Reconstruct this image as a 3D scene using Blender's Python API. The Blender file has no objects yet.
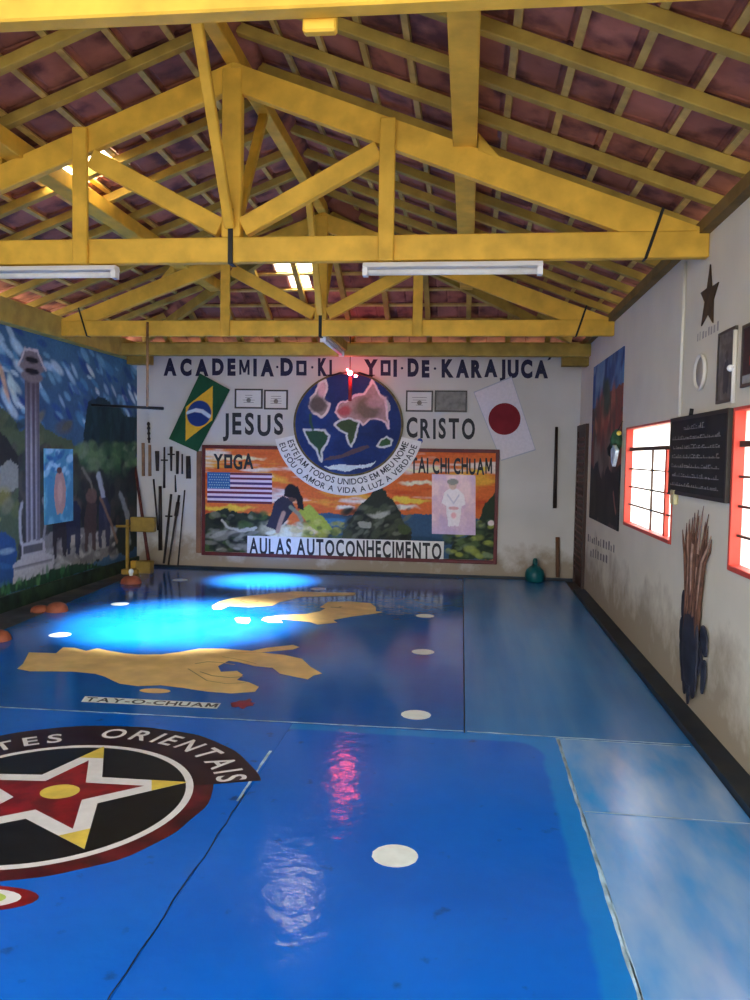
import bpy, bmesh, math, random
import numpy as np
from mathutils import Vector, Matrix
random.seed(7)
PI = math.pi
S = bpy.context.scene
COL = S.collection

# ------------------------------------------------------------------ camera
F, YAW, PIT, ROL, H = 803.0, .1142, .0553, .0171, 1.5
XL, XR, D = -4.284, 1.345, 10.05
def basis():
    cy, sy, cp, sp = math.cos(YAW), math.sin(YAW), math.cos(PIT), math.sin(PIT)
    f = np.array([-sy*cp, cy*cp, -sp]); r = np.array([cy, sy, 0.]); u = np.cross(r, f)
    return math.cos(ROL)*r+math.sin(ROL)*u, -math.sin(ROL)*r+math.cos(ROL)*u, f
CR, CU, CF = basis()
cam = bpy.data.cameras.new('camera'); camo = bpy.data.objects.new('camera', cam); COL.objects.link(camo)
m = Matrix.Identity(4)
for i in range(3):
    m[i][0], m[i][1], m[i][2] = CR[i], CU[i], -CF[i]
m[2][3] = H
camo.matrix_world = m
cam.sensor_width = 36; cam.lens = F*36/1000; cam.clip_start = .05
S.camera = camo

# ------------------------------------------------------------------ light and exposure
S.view_settings.view_transform = 'Standard'; S.view_settings.look = 'None'
S.view_settings.gamma = 1; S.view_settings.use_curve_mapping = False
S.view_settings.exposure = 0.12
W = bpy.data.worlds.new('sky'); S.world = W; W.use_nodes = True
bg = W.node_tree.nodes['Background']
bg.inputs[0].default_value = (.96, .98, 1, 1); bg.inputs[1].default_value = 6.0
def lamp(name, kind, loc, to, energy, color=(1, 1, 1), **kw):
    l = bpy.data.lights.new(name, kind); l.energy = energy; l.color = color
    for k, v in kw.items(): setattr(l, k, v)
    o = bpy.data.objects.new(name, l); COL.objects.link(o); o.location = loc
    o.rotation_euler = (Vector(to)-Vector(loc)).to_track_quat('-Z', 'Y').to_euler()
    return o
SUN = lamp('sun', 'SUN', (-6, 12, 12), (-6+4.2, 12-5.2, 0), 70, (1, .93, .8), angle=.01)
# daylight that the two clear roof tiles throw down on the mats
lamp('skylight_beam', 'SPOT', (-2.68, 5.8, 3.38), (-2.5, 6.75, 0), 8000, (1, .98, .95), spot_size=math.radians(38), spot_blend=1.0, shadow_soft_size=.15)
lamp('skylight_beam', 'SPOT', (-1.95, 8.92, 3.30), (-2.36, 9.22, 0), 6500, (1, .98, .95), spot_size=math.radians(24), spot_blend=1.0, shadow_soft_size=.15)

# ------------------------------------------------------------------ pixel -> known plane
def un(p, ax, v):
    d = CF+CR*(p[0]-375)/F-CU*(p[1]-500)/F
    o = np.array([0, 0, H]); return o+d*(v-o[ax])/d[ax]
fl = lambda *p: un(p, 2, 0.)
bk = lambda *p: un(p, 1, D)
rt = lambda *p: un(p, 0, XR)
lf = lambda *p: un(p, 0, XL)

# ------------------------------------------------------------------ materials
def lin(c, k=1.0, mx=.9):
    out = []
    for v in c:
        v = v/255
        v = v/12.92 if v <= .04045 else ((v+.055)/1.055)**2.4
        out.append(min(mx, v*k))
    return out
def mk(name, col, rough=.6, var=.15, scale=6., spec=.35, metal=0., bump=0., stretch=(1, 1, 1), dark=None, dscale=3., damt=0., rand=0., coord='Object', emit=None, estr=0., detail=4.):
    M = bpy.data.materials.new(name); M.use_nodes = True; N = M.node_tree; L = N.links
    b = N.nodes['Principled BSDF']
    b.inputs['Roughness'].default_value = rough; b.inputs['Metallic'].default_value = metal
    b.inputs['Specular IOR Level'].default_value = spec
    tc = N.nodes.new('ShaderNodeTexCoord'); mp = N.nodes.new('ShaderNodeMapping'); mp.inputs['Scale'].default_value = stretch
    L.new(tc.outputs[coord], mp.inputs[0])
    vec = mp.outputs[0]
    oi = None
    if rand:
        oi = N.nodes.new('ShaderNodeObjectInfo'); ad = N.nodes.new('ShaderNodeVectorMath'); ad.operation = 'ADD'
        sc = N.nodes.new('ShaderNodeMath'); sc.operation = 'MULTIPLY'; sc.inputs[1].default_value = 57.
        L.new(oi.outputs['Random'], sc.inputs[0]); L.new(vec, ad.inputs[0]); L.new(sc.outputs[0], ad.inputs[1]); vec = ad.outputs[0]
    n = N.nodes.new('ShaderNodeTexNoise'); n.inputs['Scale'].default_value = scale; n.inputs['Detail'].default_value = detail
    L.new(vec, n.inputs['Vector'])
    r = N.nodes.new('ShaderNodeValToRGB'); r.color_ramp.elements[0].position = .3; r.color_ramp.elements[1].position = .7
    lo = [c*(1-var) for c in col]; hi = [min(.95, c*(1+var)) for c in col]
    r.color_ramp.elements[0].color = (*lo, 1); r.color_ramp.elements[1].color = (*hi, 1)
    L.new(n.outputs['Fac'], r.inputs[0]); out = r.outputs[0]
    if dark is not None:
        n2 = N.nodes.new('ShaderNodeTexNoise'); n2.inputs['Scale'].default_value = dscale; n2.inputs['Detail'].default_value = 6
        L.new(vec, n2.inputs['Vector'])
        r2 = N.nodes.new('ShaderNodeValToRGB'); r2.color_ramp.elements[0].position = .48; r2.color_ramp.elements[1].position = .66
        r2.color_ramp.elements[0].color = (0, 0, 0, 1); r2.color_ramp.elements[1].color = (damt, damt, damt, 1)
        L.new(n2.outputs['Fac'], r2.inputs[0])
        mx = N.nodes.new('ShaderNodeMixRGB'); L.new(r2.outputs[0], mx.inputs[0]); L.new(out, mx.inputs[1]); mx.inputs[2].default_value = (*dark, 1)
        out = mx.outputs[0]
    if rand:
        mr = N.nodes.new('ShaderNodeMapRange'); mr.inputs['To Min'].default_value = 1-rand; mr.inputs['To Max'].default_value = 1+rand
        L.new(oi.outputs['Random'], mr.inputs[0])
        mu = N.nodes.new('ShaderNodeMixRGB'); mu.blend_type = 'MULTIPLY'; mu.inputs[0].default_value = 1
        L.new(out, mu.inputs[1]); L.new(mr.outputs[0], mu.inputs[2]); out = mu.outputs[0]
    L.new(out, b.inputs['Base Color'])
    if bump:
        bp = N.nodes.new('ShaderNodeBump'); bp.inputs['Strength'].default_value = bump; bp.inputs['Distance'].default_value = .02
        L.new(n.outputs['Fac'], bp.inputs['Height']); L.new(bp.outputs[0], b.inputs['Normal'])
    if emit:
        b.inputs['Emission Color'].default_value = (*emit, 1); b.inputs['Emission Strength'].default_value = estr
    return M
def mat_vcol(name, rough=.7, spec=.3, var=.12, scale=30.):
    M = bpy.data.materials.new(name); M.use_nodes = True; N = M.node_tree; L = N.links; b = N.nodes['Principled BSDF']
    a = N.nodes.new('ShaderNodeAttribute'); a.attribute_name = 'paint'
    tc = N.nodes.new('ShaderNodeTexCoord'); n = N.nodes.new('ShaderNodeTexNoise'); n.inputs['Scale'].default_value = scale; n.inputs['Detail'].default_value = 5
    L.new(tc.outputs['Object'], n.inputs['Vector'])
    mr = N.nodes.new('ShaderNodeMapRange'); mr.inputs['From Min'].default_value = .3; mr.inputs['From Max'].default_value = .7
    mr.inputs['To Min'].default_value = 1-var; mr.inputs['To Max'].default_value = 1+var; L.new(n.outputs['Fac'], mr.inputs[0])
    mu = N.nodes.new('ShaderNodeMixRGB'); mu.blend_type = 'MULTIPLY'; mu.inputs[0].default_value = 1
    L.new(a.outputs['Color'], mu.inputs[1]); L.new(mr.outputs[0], mu.inputs[2]); L.new(mu.outputs[0], b.inputs['Base Color'])
    b.inputs['Roughness'].default_value = rough; b.inputs['Specular IOR Level'].default_value = spec
    return M
def plaster(name, base, stain, z0, z1, dscale):
    """painted plaster, soiled in irregular blotches near the ground"""
    M = mk(name, base, rough=.85, var=.05, scale=2.2, spec=.2, bump=.12)
    N = M.node_tree; L = N.links; b = N.nodes['Principled BSDF']; src = b.inputs['Base Color'].links[0].from_socket
    g = N.nodes.new('ShaderNodeNewGeometry'); sx = N.nodes.new('ShaderNodeSeparateXYZ'); L.new(g.outputs['Position'], sx.inputs[0])
    n = N.nodes.new('ShaderNodeTexNoise'); n.inputs['Scale'].default_value = dscale; n.inputs['Detail'].default_value = 7; n.inputs['Roughness'].default_value = .62
    L.new(g.outputs['Position'], n.inputs['Vector'])
    mr = N.nodes.new('ShaderNodeMapRange'); mr.inputs['From Min'].default_value = z0; mr.inputs['From Max'].default_value = z1
    mr.inputs['To Min'].default_value = 1.; mr.inputs['To Max'].default_value = 0.; L.new(sx.outputs[2], mr.inputs[0])
    ad = N.nodes.new('ShaderNodeMath'); ad.operation = 'ADD'; L.new(mr.outputs[0], ad.inputs[0]); L.new(n.outputs['Fac'], ad.inputs[1])
    r = N.nodes.new('ShaderNodeValToRGB'); r.color_ramp.elements[0].position = .72; r.color_ramp.elements[1].position = 1.0
    r.color_ramp.elements[0].color = (0, 0, 0, 1); r.color_ramp.elements[1].color = (.8, .8, .8, 1); L.new(ad.outputs[0], r.inputs[0])
    mx = N.nodes.new('ShaderNodeMixRGB'); L.new(r.outputs[0], mx.inputs[0]); L.new(src, mx.inputs[1]); mx.inputs[2].default_value = (*stain, 1)
    L.new(mx.outputs[0], b.inputs['Base Color'])
    return M
def mat_floor(name, col, pale, paleamt, rough, spec, stretch, border=None, pscale=3.5, scuff=.35, soft=False, gloss=False):
    """glossy painted canvas: blue with worn pale scuffs, on some mats painted-in sheen too, and small dark marks"""
    M = mk(name, col, rough=rough, var=.10, scale=1.6, spec=spec, bump=0., dark=(.006, .02, .06), dscale=9., damt=scuff)
    N = M.node_tree; L = N.links; b = N.nodes['Principled BSDF']; src = b.inputs['Base Color'].links[0].from_socket
    r2 = [x for x in N.nodes if x.type == 'VALTORGB'][1]; r2.color_ramp.elements[0].position = .66; r2.color_ramp.elements[1].position = .74
    tc = N.nodes.new('ShaderNodeTexCoord'); mp = N.nodes.new('ShaderNodeMapping'); mp.inputs['Scale'].default_value = stretch
    L.new(tc.outputs['Object'], mp.inputs[0])
    n = N.nodes.new('ShaderNodeTexNoise'); n.inputs['Scale'].default_value = pscale; n.inputs['Detail'].default_value = 8; n.inputs['Roughness'].default_value = .65
    L.new(mp.outputs[0], n.inputs['Vector'])
    r = N.nodes.new('ShaderNodeValToRGB'); r.color_ramp.elements[0].position = .34 if soft else .42; r.color_ramp.elements[1].position = .74
    if soft: n.inputs['Detail'].default_value = 4; n.inputs['Roughness'].default_value = .5; r.color_ramp.elements[1].position = .82
    r.color_ramp.elements[0].color = (0, 0, 0, 1); r.color_ramp.elements[1].color = (paleamt,)*3+(1,); L.new(n.outputs['Fac'], r.inputs[0])
    mx = N.nodes.new('ShaderNodeMixRGB'); L.new(r.outputs[0], mx.inputs[0]); L.new(src, mx.inputs[1]); mx.inputs[2].default_value = (*pale, 1)
    out = mx.outputs[0]
    if border:                                   # an older, paler coat left uncovered along the mat's right and far edges
        x1, y1, rad, bc = border
        g = N.nodes.new('ShaderNodeNewGeometry'); wv = N.nodes.new('ShaderNodeTexNoise'); wv.inputs['Scale'].default_value = 5.
        L.new(g.outputs['Position'], wv.inputs['Vector'])
        sx = N.nodes.new('ShaderNodeSeparateXYZ'); L.new(g.outputs['Position'], sx.inputs[0])
        def mth(op, a, bb):
            q = N.nodes.new('ShaderNodeMath'); q.operation = op
            for i, v in enumerate((a, bb)):
                if isinstance(v, (int, float)): q.inputs[i].default_value = v
                else: L.new(v, q.inputs[i])
            return q.outputs[0]
        dx = mth('MAXIMUM', mth('SUBTRACT', sx.outputs[0], x1-rad), 0.); dy = mth('MAXIMUM', mth('SUBTRACT', sx.outputs[1], y1-rad), 0.)
        dd = mth('SQRT', mth('ADD', mth('MULTIPLY', dx, dx), mth('MULTIPLY', dy, dy)), 0.)
        dd = mth('ADD', dd, mth('MULTIPLY', mth('SUBTRACT', wv.outputs['Fac'], .5), .05))
        mr = N.nodes.new('ShaderNodeMapRange'); mr.inputs['From Min'].default_value = rad; mr.inputs['From Max'].default_value = rad+.025
        L.new(dd, mr.inputs[0])
        mx2 = N.nodes.new('ShaderNodeMixRGB'); L.new(mr.outputs[0], mx2.inputs[0]); L.new(out, mx2.inputs[1]); mx2.inputs[2].default_value = (*bc, 1); out = mx2.outputs[0]
    L.new(out, b.inputs['Base Color'])
    nb = N.nodes.new('ShaderNodeTexNoise'); nb.inputs['Scale'].default_value = 16.; nb.inputs['Detail'].default_value = 5; L.new(tc.outputs['Object'], nb.inputs['Vector'])
    bp = N.nodes.new('ShaderNodeBump'); bp.inputs['Strength'].default_value = .12 if gloss else .06; bp.inputs['Distance'].default_value = .02
    L.new(nb.outputs['Fac'], bp.inputs['Height']); L.new(bp.outputs[0], b.inputs['Normal'])
    mr2 = N.nodes.new('ShaderNodeMapRange'); mr2.inputs['To Min'].default_value = max(.02, rough-.1); mr2.inputs['To Max'].default_value = rough+(.08 if gloss else .14)
    if soft: N.links.remove(b.inputs['Normal'].links[0])
    else: L.new(n.outputs['Fac'], mr2.inputs[0]); L.new(mr2.outputs[0], b.inputs['Roughness'])
    return M
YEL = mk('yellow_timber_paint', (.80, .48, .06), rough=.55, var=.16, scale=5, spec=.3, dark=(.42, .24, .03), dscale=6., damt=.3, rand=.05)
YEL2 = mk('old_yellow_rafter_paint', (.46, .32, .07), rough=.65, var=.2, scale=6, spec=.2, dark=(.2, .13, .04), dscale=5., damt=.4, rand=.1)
YEL4 = mk('shaded_yellow_plate_paint', (.24, .15, .05), rough=.7, var=.3, scale=4, spec=.2, dark=(.10, .07, .03), dscale=4., damt=.5)  # browner yellow, the right plate's shade is put into its colour
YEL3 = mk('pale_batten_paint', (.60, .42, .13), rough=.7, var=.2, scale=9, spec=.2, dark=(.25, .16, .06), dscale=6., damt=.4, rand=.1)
TILE = mk('clay_tile', (.40, .15, .105), rough=.8, var=.22, scale=5, spec=.2, bump=.1, dark=(.09, .035, .04), dscale=4.5, damt=.85, rand=.25)
GLASSTILE = bpy.data.materials.new('clear_tile'); GLASSTILE.use_nodes = True
_n = GLASSTILE.node_tree; _b = _n.nodes['Principled BSDF']; _n.nodes.remove(_b)
_t = _n.nodes.new('ShaderNodeBsdfTranslucent'); _t.inputs[0].default_value = (.95, .9, .78, 1)
_n.links.new(_t.outputs[0], _n.nodes['Material Output'].inputs[0])
PANE = bpy.data.materials.new('frosted_pane'); PANE.use_nodes = True
_n = PANE.node_tree; _n.nodes.remove(_n.nodes['Principled BSDF'])
_t = _n.nodes.new('ShaderNodeBsdfTranslucent'); _t.inputs[0].default_value = (.97, .97, .95, 1)
_g = _n.nodes.new('ShaderNodeBsdfTransparent'); _mx = _n.nodes.new('ShaderNodeMixShader'); _mx.inputs[0].default_value = .45
_n.links.new(_t.outputs[0], _mx.inputs[1]); _n.links.new(_g.outputs[0], _mx.inputs[2]); _n.links.new(_mx.outputs[0], _n.nodes['Material Output'].inputs[0])
WALLB = plaster('back_wall_plaster', (.62, .60, .56), (.28, .21, .13), -.35, .65, 3.5)
WALLR = plaster('right_wall_plaster', (.74, .69, .56), (.30, .23, .15), -.45, .9, 2.2)
WALLO = mk('outer_render', (.5, .48, .44), rough=.9)
CONC = mk('dark_concrete', (.045, .05, .06), rough=.8, var=.4, scale=4, dark=(.12, .1, .07), dscale=2, damt=.5)
KERB = mk('grimy_kerb', (.006, .016, .030), rough=.5, var=.4, scale=6, dark=(.04, .04, .03), dscale=4, damt=.4)
GRND = mk('pale_yard', (.14, .135, .11), rough=.9)
NAVY = mk('navy_paint', (.012, .012, .05), rough=.6, var=.3, scale=30)
INK = mk('dark_grey_paint', (.022, .025, .03), rough=.6, var=.35, scale=30)
FADED = mk('faded_grey_paint', (.20, .19, .17), rough=.8, var=.4, scale=25)
WHITE = mk('white_paint', (.78, .78, .76), rough=.5, var=.06, scale=20)
LWHITE = mk('lamp_enamel', (.86, .86, .88), rough=.35, var=.03, scale=5)
BLACKP = mk('black_paint', (.006, .007, .008), rough=.3, var=.4, scale=12)
MAROON = mk('maroon_paint', (.10, .008, .010), rough=.35, var=.6, scale=9, dark=(.01, .006, .01), dscale=7, damt=.8)
REDP = mk('red_paint', (.25, .008, .012), rough=.35, var=.4, scale=12, dark=(.06, .004, .006), dscale=10, damt=.6)
YELP = mk('bright_yellow_paint', (.75, .58, .09), rough=.4, var=.15, scale=14)
GREENP = mk('lime_paint', (.45, .60, .12), rough=.4, var=.15, scale=14)
SKINP = mk('ochre_skin_paint', (.84, .56, .21), rough=.42, var=.22, scale=4.5, dark=(.66, .46, .12), dscale=6, damt=.5)
OLIVEP = mk('olive_line_paint', (.30, .22, .08), rough=.5, var=.3, scale=14)
DOTW = mk('floor_dot_paint', (.78, .86, .82), rough=.4, var=.08, scale=20)
EDGE = mk('worn_white_edge', (.32, .50, .62), rough=.6, var=.5, scale=12)
FRAMEB = mk('mural_frame_wood', (.12, .015, .018), rough=.5, var=.3, scale=10)
STEEL = mk('black_steel', (.012, .012, .014), rough=.5, var=.3)
REDF = mk('red_window_paint', (.62, .07, .045), rough=.45, var=.12, scale=6)
BARM = mk('dark_window_bar', (.07, .04, .03), rough=.6, var=.3)
BRWN = mk('dark_brown_door', (.055, .025, .018), rough=.55, var=.4, scale=4, stretch=(1, 1, .15))
STICKD = mk('dark_stick_wood', (.03, .022, .018), rough=.5, var=.5, scale=8)
STICKR = mk('red_brown_stick_wood', (.10, .025, .018), rough=.5, var=.4, scale=8)
STICKT = mk('tan_bat_wood', (.30, .17, .09), rough=.6, var=.3, scale=9)
TERRA = mk('terracotta', (.27, .075, .035), rough=.6, var=.3, scale=12)
TEAL = mk('teal_plastic', (.005, .10, .11), rough=.4, var=.2)
BOARD = mk('chalkboard', (.014, .015, .016), rough=.7, var=.5, scale=4)
CHALK = mk('chalk', (.22, .22, .21), rough=.9, var=.5, scale=40)
PIPE = mk('pale_conduit', (.74, .70, .62), rough=.5, var=.05)
STARB = mk('brown_star_wood', (.055, .033, .018), rough=.6, var=.4, scale=12)
STALK = mk('dry_brown_stalk', (.15, .068, .042), rough=.8, var=.5, scale=18, rand=.3)
STALKP = mk('pale_brown_stalk', (.33, .20, .15), rough=.8, var=.4, scale=18)
DLEAF = mk('dark_blue_leaf', (.022, .024, .04), rough=.6, var=.5, scale=10)
PAPER = mk('certificate_paper', (.70, .69, .66), rough=.6, var=.05)
PAPERG = mk('dim_grey_picture', (.16, .15, .14), rough=.4, var=.35, scale=14)
YBLK = mk('ochre_block_paint', (.28, .18, .03), rough=.6, var=.25, scale=9)
VM = mat_vcol('painted_mural')
VG = mat_vcol('painted_cloth', rough=.8, var=.06)
VGL = mat_vcol('glazed_picture', rough=.25, var=.08, spec=.5)

# ------------------------------------------------------------------ mesh helpers
def tag(o, label=None, cat=None, group=None, kind=None):
    if label: o['label'] = label
    if cat: o['category'] = cat
    if group: o['group'] = group
    if kind: o['kind'] = kind
    return o
def empty(name, loc, label=None, cat=None, group=None, kind=None):
    o = bpy.data.objects.new(name, None); COL.objects.link(o); o.location = loc; o.empty_display_size = .1
    return tag(o, label, cat, group, kind)
class MB:
    def __init__(s): s.v = []; s.f = []; s.sm = []
    def add(s, v, f, smooth=False):
        k = len(s.v); s.v += [tuple(map(float, p)) for p in v]; s.f += [tuple(i+k for i in q) for q in f]; s.sm += [smooth]*len(f); return s
    def hexa(s, p):    # p[0:4] bottom ring, p[4:8] top ring
        return s.add(p, [(3, 2, 1, 0), (4, 5, 6, 7), (0, 1, 5, 4), (1, 2, 6, 5), (2, 3, 7, 6), (3, 0, 4, 7)])
    def box(s, a, b):
        x0, y0, z0 = a; x1, y1, z1 = b
        return s.hexa([(x0, y0, z0), (x1, y0, z0), (x1, y1, z0), (x0, y1, z0), (x0, y0, z1), (x1, y0, z1), (x1, y1, z1), (x0, y1, z1)])
    def beam(s, a, b, w, h, side=None):
        """bar from a to b, w along the sideways axis, h across it"""
        a = Vector(a); b = Vector(b); t = (b-a).normalized()
        sd = Vector(side) if side else (t.cross(Vector((0, 0, 1))) if abs(t.z) < .99 else Vector((1, 0, 0)))
        sd = (sd-t*sd.dot(t)).normalized(); u = sd.cross(t).normalized()
        q = [(-.5, -.5), (.5, -.5), (.5, .5), (-.5, .5)]
        return s.hexa([a+sd*w*i+u*h*j for i, j in q]+[b+sd*w*i+u*h*j for i, j in q])
    def tube(s, path, rad, n=8, cap=True):
        P = [Vector(p) for p in path]; R = rad if isinstance(rad, (list, tuple)) else [rad]*len(P)
        t0 = (P[1]-P[0]).normalized(); ref = Vector((0, 0, 1)) if abs(t0.z) < .9 else Vector((1, 0, 0))
        vs = []; fs = []
        for i, p in enumerate(P):
            t = (P[min(i+1, len(P)-1)]-P[max(i-1, 0)]).normalized(); a = t.cross(ref).normalized(); b = t.cross(a)
            vs += [p+(a*math.cos(2*PI*k/n)+b*math.sin(2*PI*k/n))*R[i] for k in range(n)]
        for i in range(len(P)-1):
            for k in range(n):
                fs.append((i*n+k, i*n+(k+1) % n, (i+1)*n+(k+1) % n, (i+1)*n+k))
        if cap: fs += [tuple(range(n))[::-1], tuple(range((len(P)-1)*n, len(P)*n))]
        return s.add(vs, fs, True)
    def lathe(s, prof, c=(0, 0, 0), n=20, ax='Z'):
        vs = []; fs = []
        for r, h in prof:
            for k in range(n):
                x, y = r*math.cos(2*PI*k/n), r*math.sin(2*PI*k/n)
                q = (x, y, h) if ax == 'Z' else ((h, x, y) if ax == 'X' else (y, h, x))
                vs.append((c[0]+q[0], c[1]+q[1], c[2]+q[2]))
        for i in range(len(prof)-1):
            for k in range(n): fs.append((i*n+k, i*n+(k+1) % n, (i+1)*n+(k+1) % n, (i+1)*n+k))
        fs += [tuple(range(n))[::-1], tuple(range((len(prof)-1)*n, len(prof)*n))]
        return s.add(vs, fs, True)
    def sphere(s, c, r, n=12, sc=(1, 1, 1)):
        return s.lathe([(max(1e-4, r*math.sin(PI*i/n))*1.0, -r*math.cos(PI*i/n)*sc[2]) for i in range(n+1)], c, n*2)
    def poly(s, pts, th=None):
        """flat polygon in 3-D (any plane), optionally thickened along th"""
        bm = bmesh.new(); vs = [bm.verts.new(tuple(map(float, p))) for p in pts]; f = bm.faces.new(vs)
        if th is not None:
            g = bmesh.ops.extrude_face_region(bm, geom=[f]); bmesh.ops.translate(bm, vec=Vector(th), verts=[e for e in g['geom'] if isinstance(e, bmesh.types.BMVert)])
        bmesh.ops.triangulate(bm, faces=[q for q in bm.faces if len(q.verts) > 4]); bmesh.ops.recalc_face_normals(bm, faces=bm.faces)
        bm.verts.index_update()
        s.add([v.co for v in bm.verts], [[v.index for v in q.verts] for q in bm.faces]); bm.free(); return s
    def build(s, name, mat, parent=None, loc=None, bevel=0., label=None, kind=None):
        me = bpy.data.meshes.new(name); loc = Vector(loc) if loc is not None else (Vector(parent.matrix_basis.translation) if parent is not None and parent.parent is None else Vector())
        base = loc
        if parent is not None and parent.parent is not None:
            base = Vector(parent.parent.matrix_basis.translation)+Vector(parent.matrix_basis.translation)
        me.from_pydata([Vector(v)-base for v in s.v], [], s.f); me.validate()
        if len(me.polygons) == len(s.sm): me.polygons.foreach_set('use_smooth', s.sm)
        bm = bmesh.new(); bm.from_mesh(me); bmesh.ops.recalc_face_normals(bm, faces=bm.faces); bm.to_mesh(me); bm.free()
        me.materials.append(mat)
        o = bpy.data.objects.new(name, me); COL.objects.link(o)
        if parent is not None: o.parent = parent
        else: o.location = base
        if bevel:
            b = o.modifiers.new('bevel', 'BEVEL'); b.width = bevel; b.segments = 1; b.limit_method = 'ANGLE'
        return tag(o, label, None, None, kind)
def vnoise(u, v, sc, seed, octv=4):
    out = np.zeros(np.shape(u)); amp = 1.; tot = 0.
    rng = np.random.RandomState(seed)
    for o in range(octv):
        g = rng.rand(64, 64); x = u*sc+17.3*o+50; y = v*sc+9.1*o+50
        xi = np.floor(x).astype(int); yi = np.floor(y).astype(int); fx = x-xi; fy = y-yi
        fx = fx*fx*(3-2*fx); fy = fy*fy*(3-2*fy)
        a = g[xi % 64, yi % 64]; b = g[(xi+1) % 64, yi % 64]; c = g[xi % 64, (yi+1) % 64]; d = g[(xi+1) % 64, (yi+1) % 64]
        out += amp*((a*(1-fx)+b*fx)*(1-fy)+(c*(1-fx)+d*fx)*fy); tot += amp; amp *= .55; sc *= 2.03
    return out/tot
class Canvas:
    """brush painting on a fine grid, stored as the paint colour of each grid point"""
    def __init__(s, u0, u1, v0, v1, step, bgc, gain=1.5, proj=None):
        s.nu = int((u1-u0)/step)+1; s.nv = int((v1-v0)/step)+1
        s.u, s.v = np.meshgrid(np.linspace(u0, u1, s.nu), np.linspace(v0, v1, s.nv), indexing='ij')
        s.c = np.zeros((s.nu, s.nv, 3)); s.gain = gain; s.proj = proj; s.c[:] = s.col(bgc); s.k = 0
    def col(s, c): return np.array(lin(c, s.gain, .85))
    def pts(s, pl): return [s.proj(*p) for p in pl] if s.proj else pl
    def blend(s, mask, c, a=1.):
        mk_ = np.clip(mask*a, 0, 1)[..., None]; s.c = s.c*(1-mk_)+s.col(c)*mk_
    def warp(s, amt, sc):
        s.k += 1
        return s.u+amt*(vnoise(s.u, s.v, sc, s.k)-.5)*2, s.v+amt*(vnoise(s.u, s.v, sc, s.k+500)-.5)*2
    def poly(s, pl, c, a=1., rag=0., sc=8., raw=False):
        P = pl if raw else s.pts(pl); x, y = s.warp(rag, sc) if rag else (s.u, s.v); ins = np.zeros(x.shape, bool)
        for i in range(len(P)):
            (x0, y0), (x1, y1) = P[i], P[i-1]
            if y0 == y1: continue
            ins ^= ((y0 > y) != (y1 > y)) & (x < (x1-x0)*(y-y0)/(y1-y0)+x0)
        s.blend(ins.astype(float), c, a)
    def ell(s, ctr, ru, rv, c, a=1., rag=0., soft=.15, ang=0., raw=False, sc=8.):
        cu, cv = ctr if raw or not s.proj else s.proj(*ctr); x, y = s.warp(rag, sc) if rag else (s.u, s.v)
        dx, dy = x-cu, y-cv; ca, sa = math.cos(ang), math.sin(ang); dx, dy = dx*ca+dy*sa, -dx*sa+dy*ca
        q = np.sqrt((dx/ru)**2+(dy/rv)**2); s.blend(np.clip((1-q)/soft+.5, 0, 1), c, a)
    def line(s, pl, w, c, a=1., rag=0., sc=10., raw=False):
        P = pl if raw else s.pts(pl); x, y = s.warp(rag, sc) if rag else (s.u, s.v); d = np.full(x.shape, 9.)
        for (x0, y0), (x1, y1) in zip(P[:-1], P[1:]):
            L2 = (x1-x0)**2+(y1-y0)**2+1e-9; t = np.clip(((x-x0)*(x1-x0)+(y-y0)*(y1-y0))/L2, 0, 1)
            d = np.minimum(d, np.hypot(x-x0-t*(x1-x0), y-y0-t*(y1-y0)))
        s.blend(np.clip((w/2-d)/(w*.25)+.5, 0, 1), c, a)
    def dabs(s, region, n, ru, rv, cols, seed, ang=0., a=.8, jit=.5):
        """n short brush dabs inside a (u0,u1,v0,v1) box"""
        r = random.Random(seed)
        for i in range(n):
            k = r.uniform(1-jit, 1+jit)
            s.ell((r.uniform(*region[:2]), r.uniform(*region[2:])), ru*k, rv*k*r.uniform(.7, 1.3), r.choice(cols), a*r.uniform(.6, 1), soft=.5, ang=ang+r.uniform(-.4, .4), raw=True)
    def build(s, name, fn, mat, parent=None, keep=None, loc=None, back=None, label=None):
        """fn(u, v) -> xyz arrays; back: vector to the rear face that gives the sheet its thickness"""
        P = np.stack(fn(s.u, s.v), -1).reshape(-1, 3)
        base = np.array(loc if loc is not None else (parent.location if parent is not None else (0, 0, 0)), float)
        i, j = np.meshgrid(np.arange(s.nu-1), np.arange(s.nv-1), indexing='ij'); a = (i*s.nv+j)
        q = np.stack([a, a+s.nv, a+s.nv+1, a+1], -1).reshape(-1, 4)
        if keep is not None:
            K = keep(s.u, s.v).reshape(-1); q = q[K[q].all(1)]
        C = s.c.reshape(-1, 3)
        if back is not None:
            n = len(P); loop = [k*s.nv for k in range(s.nu)]+[(s.nu-1)*s.nv+k for k in range(1, s.nv)]+[k*s.nv+s.nv-1 for k in range(s.nu-2, -1, -1)]+[k for k in range(s.nv-2, 0, -1)]
            P = np.vstack([P, P[loop]+np.array(back)]); C = np.vstack([C, C[loop]]); m_ = len(loop)
            side = [(loop[k], n+k, n+(k+1) % m_, loop[(k+1) % m_]) for k in range(m_)]
            faces = q.tolist()+side+[tuple(range(n, n+m_))]
        else: faces = q.tolist()
        me = bpy.data.meshes.new(name); me.from_pydata((P-base).tolist(), [], faces)
        at = me.color_attributes.new('paint', 'FLOAT_COLOR', 'POINT'); at.data.foreach_set('color', np.hstack([C, np.ones((len(C), 1))]).astype(np.float32).ravel())
        me.materials.append(mat); o = bpy.data.objects.new(name, me); COL.objects.link(o)
        if parent is not None: o.parent = parent
        else: o.location = base
        return tag(o, label)
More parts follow.
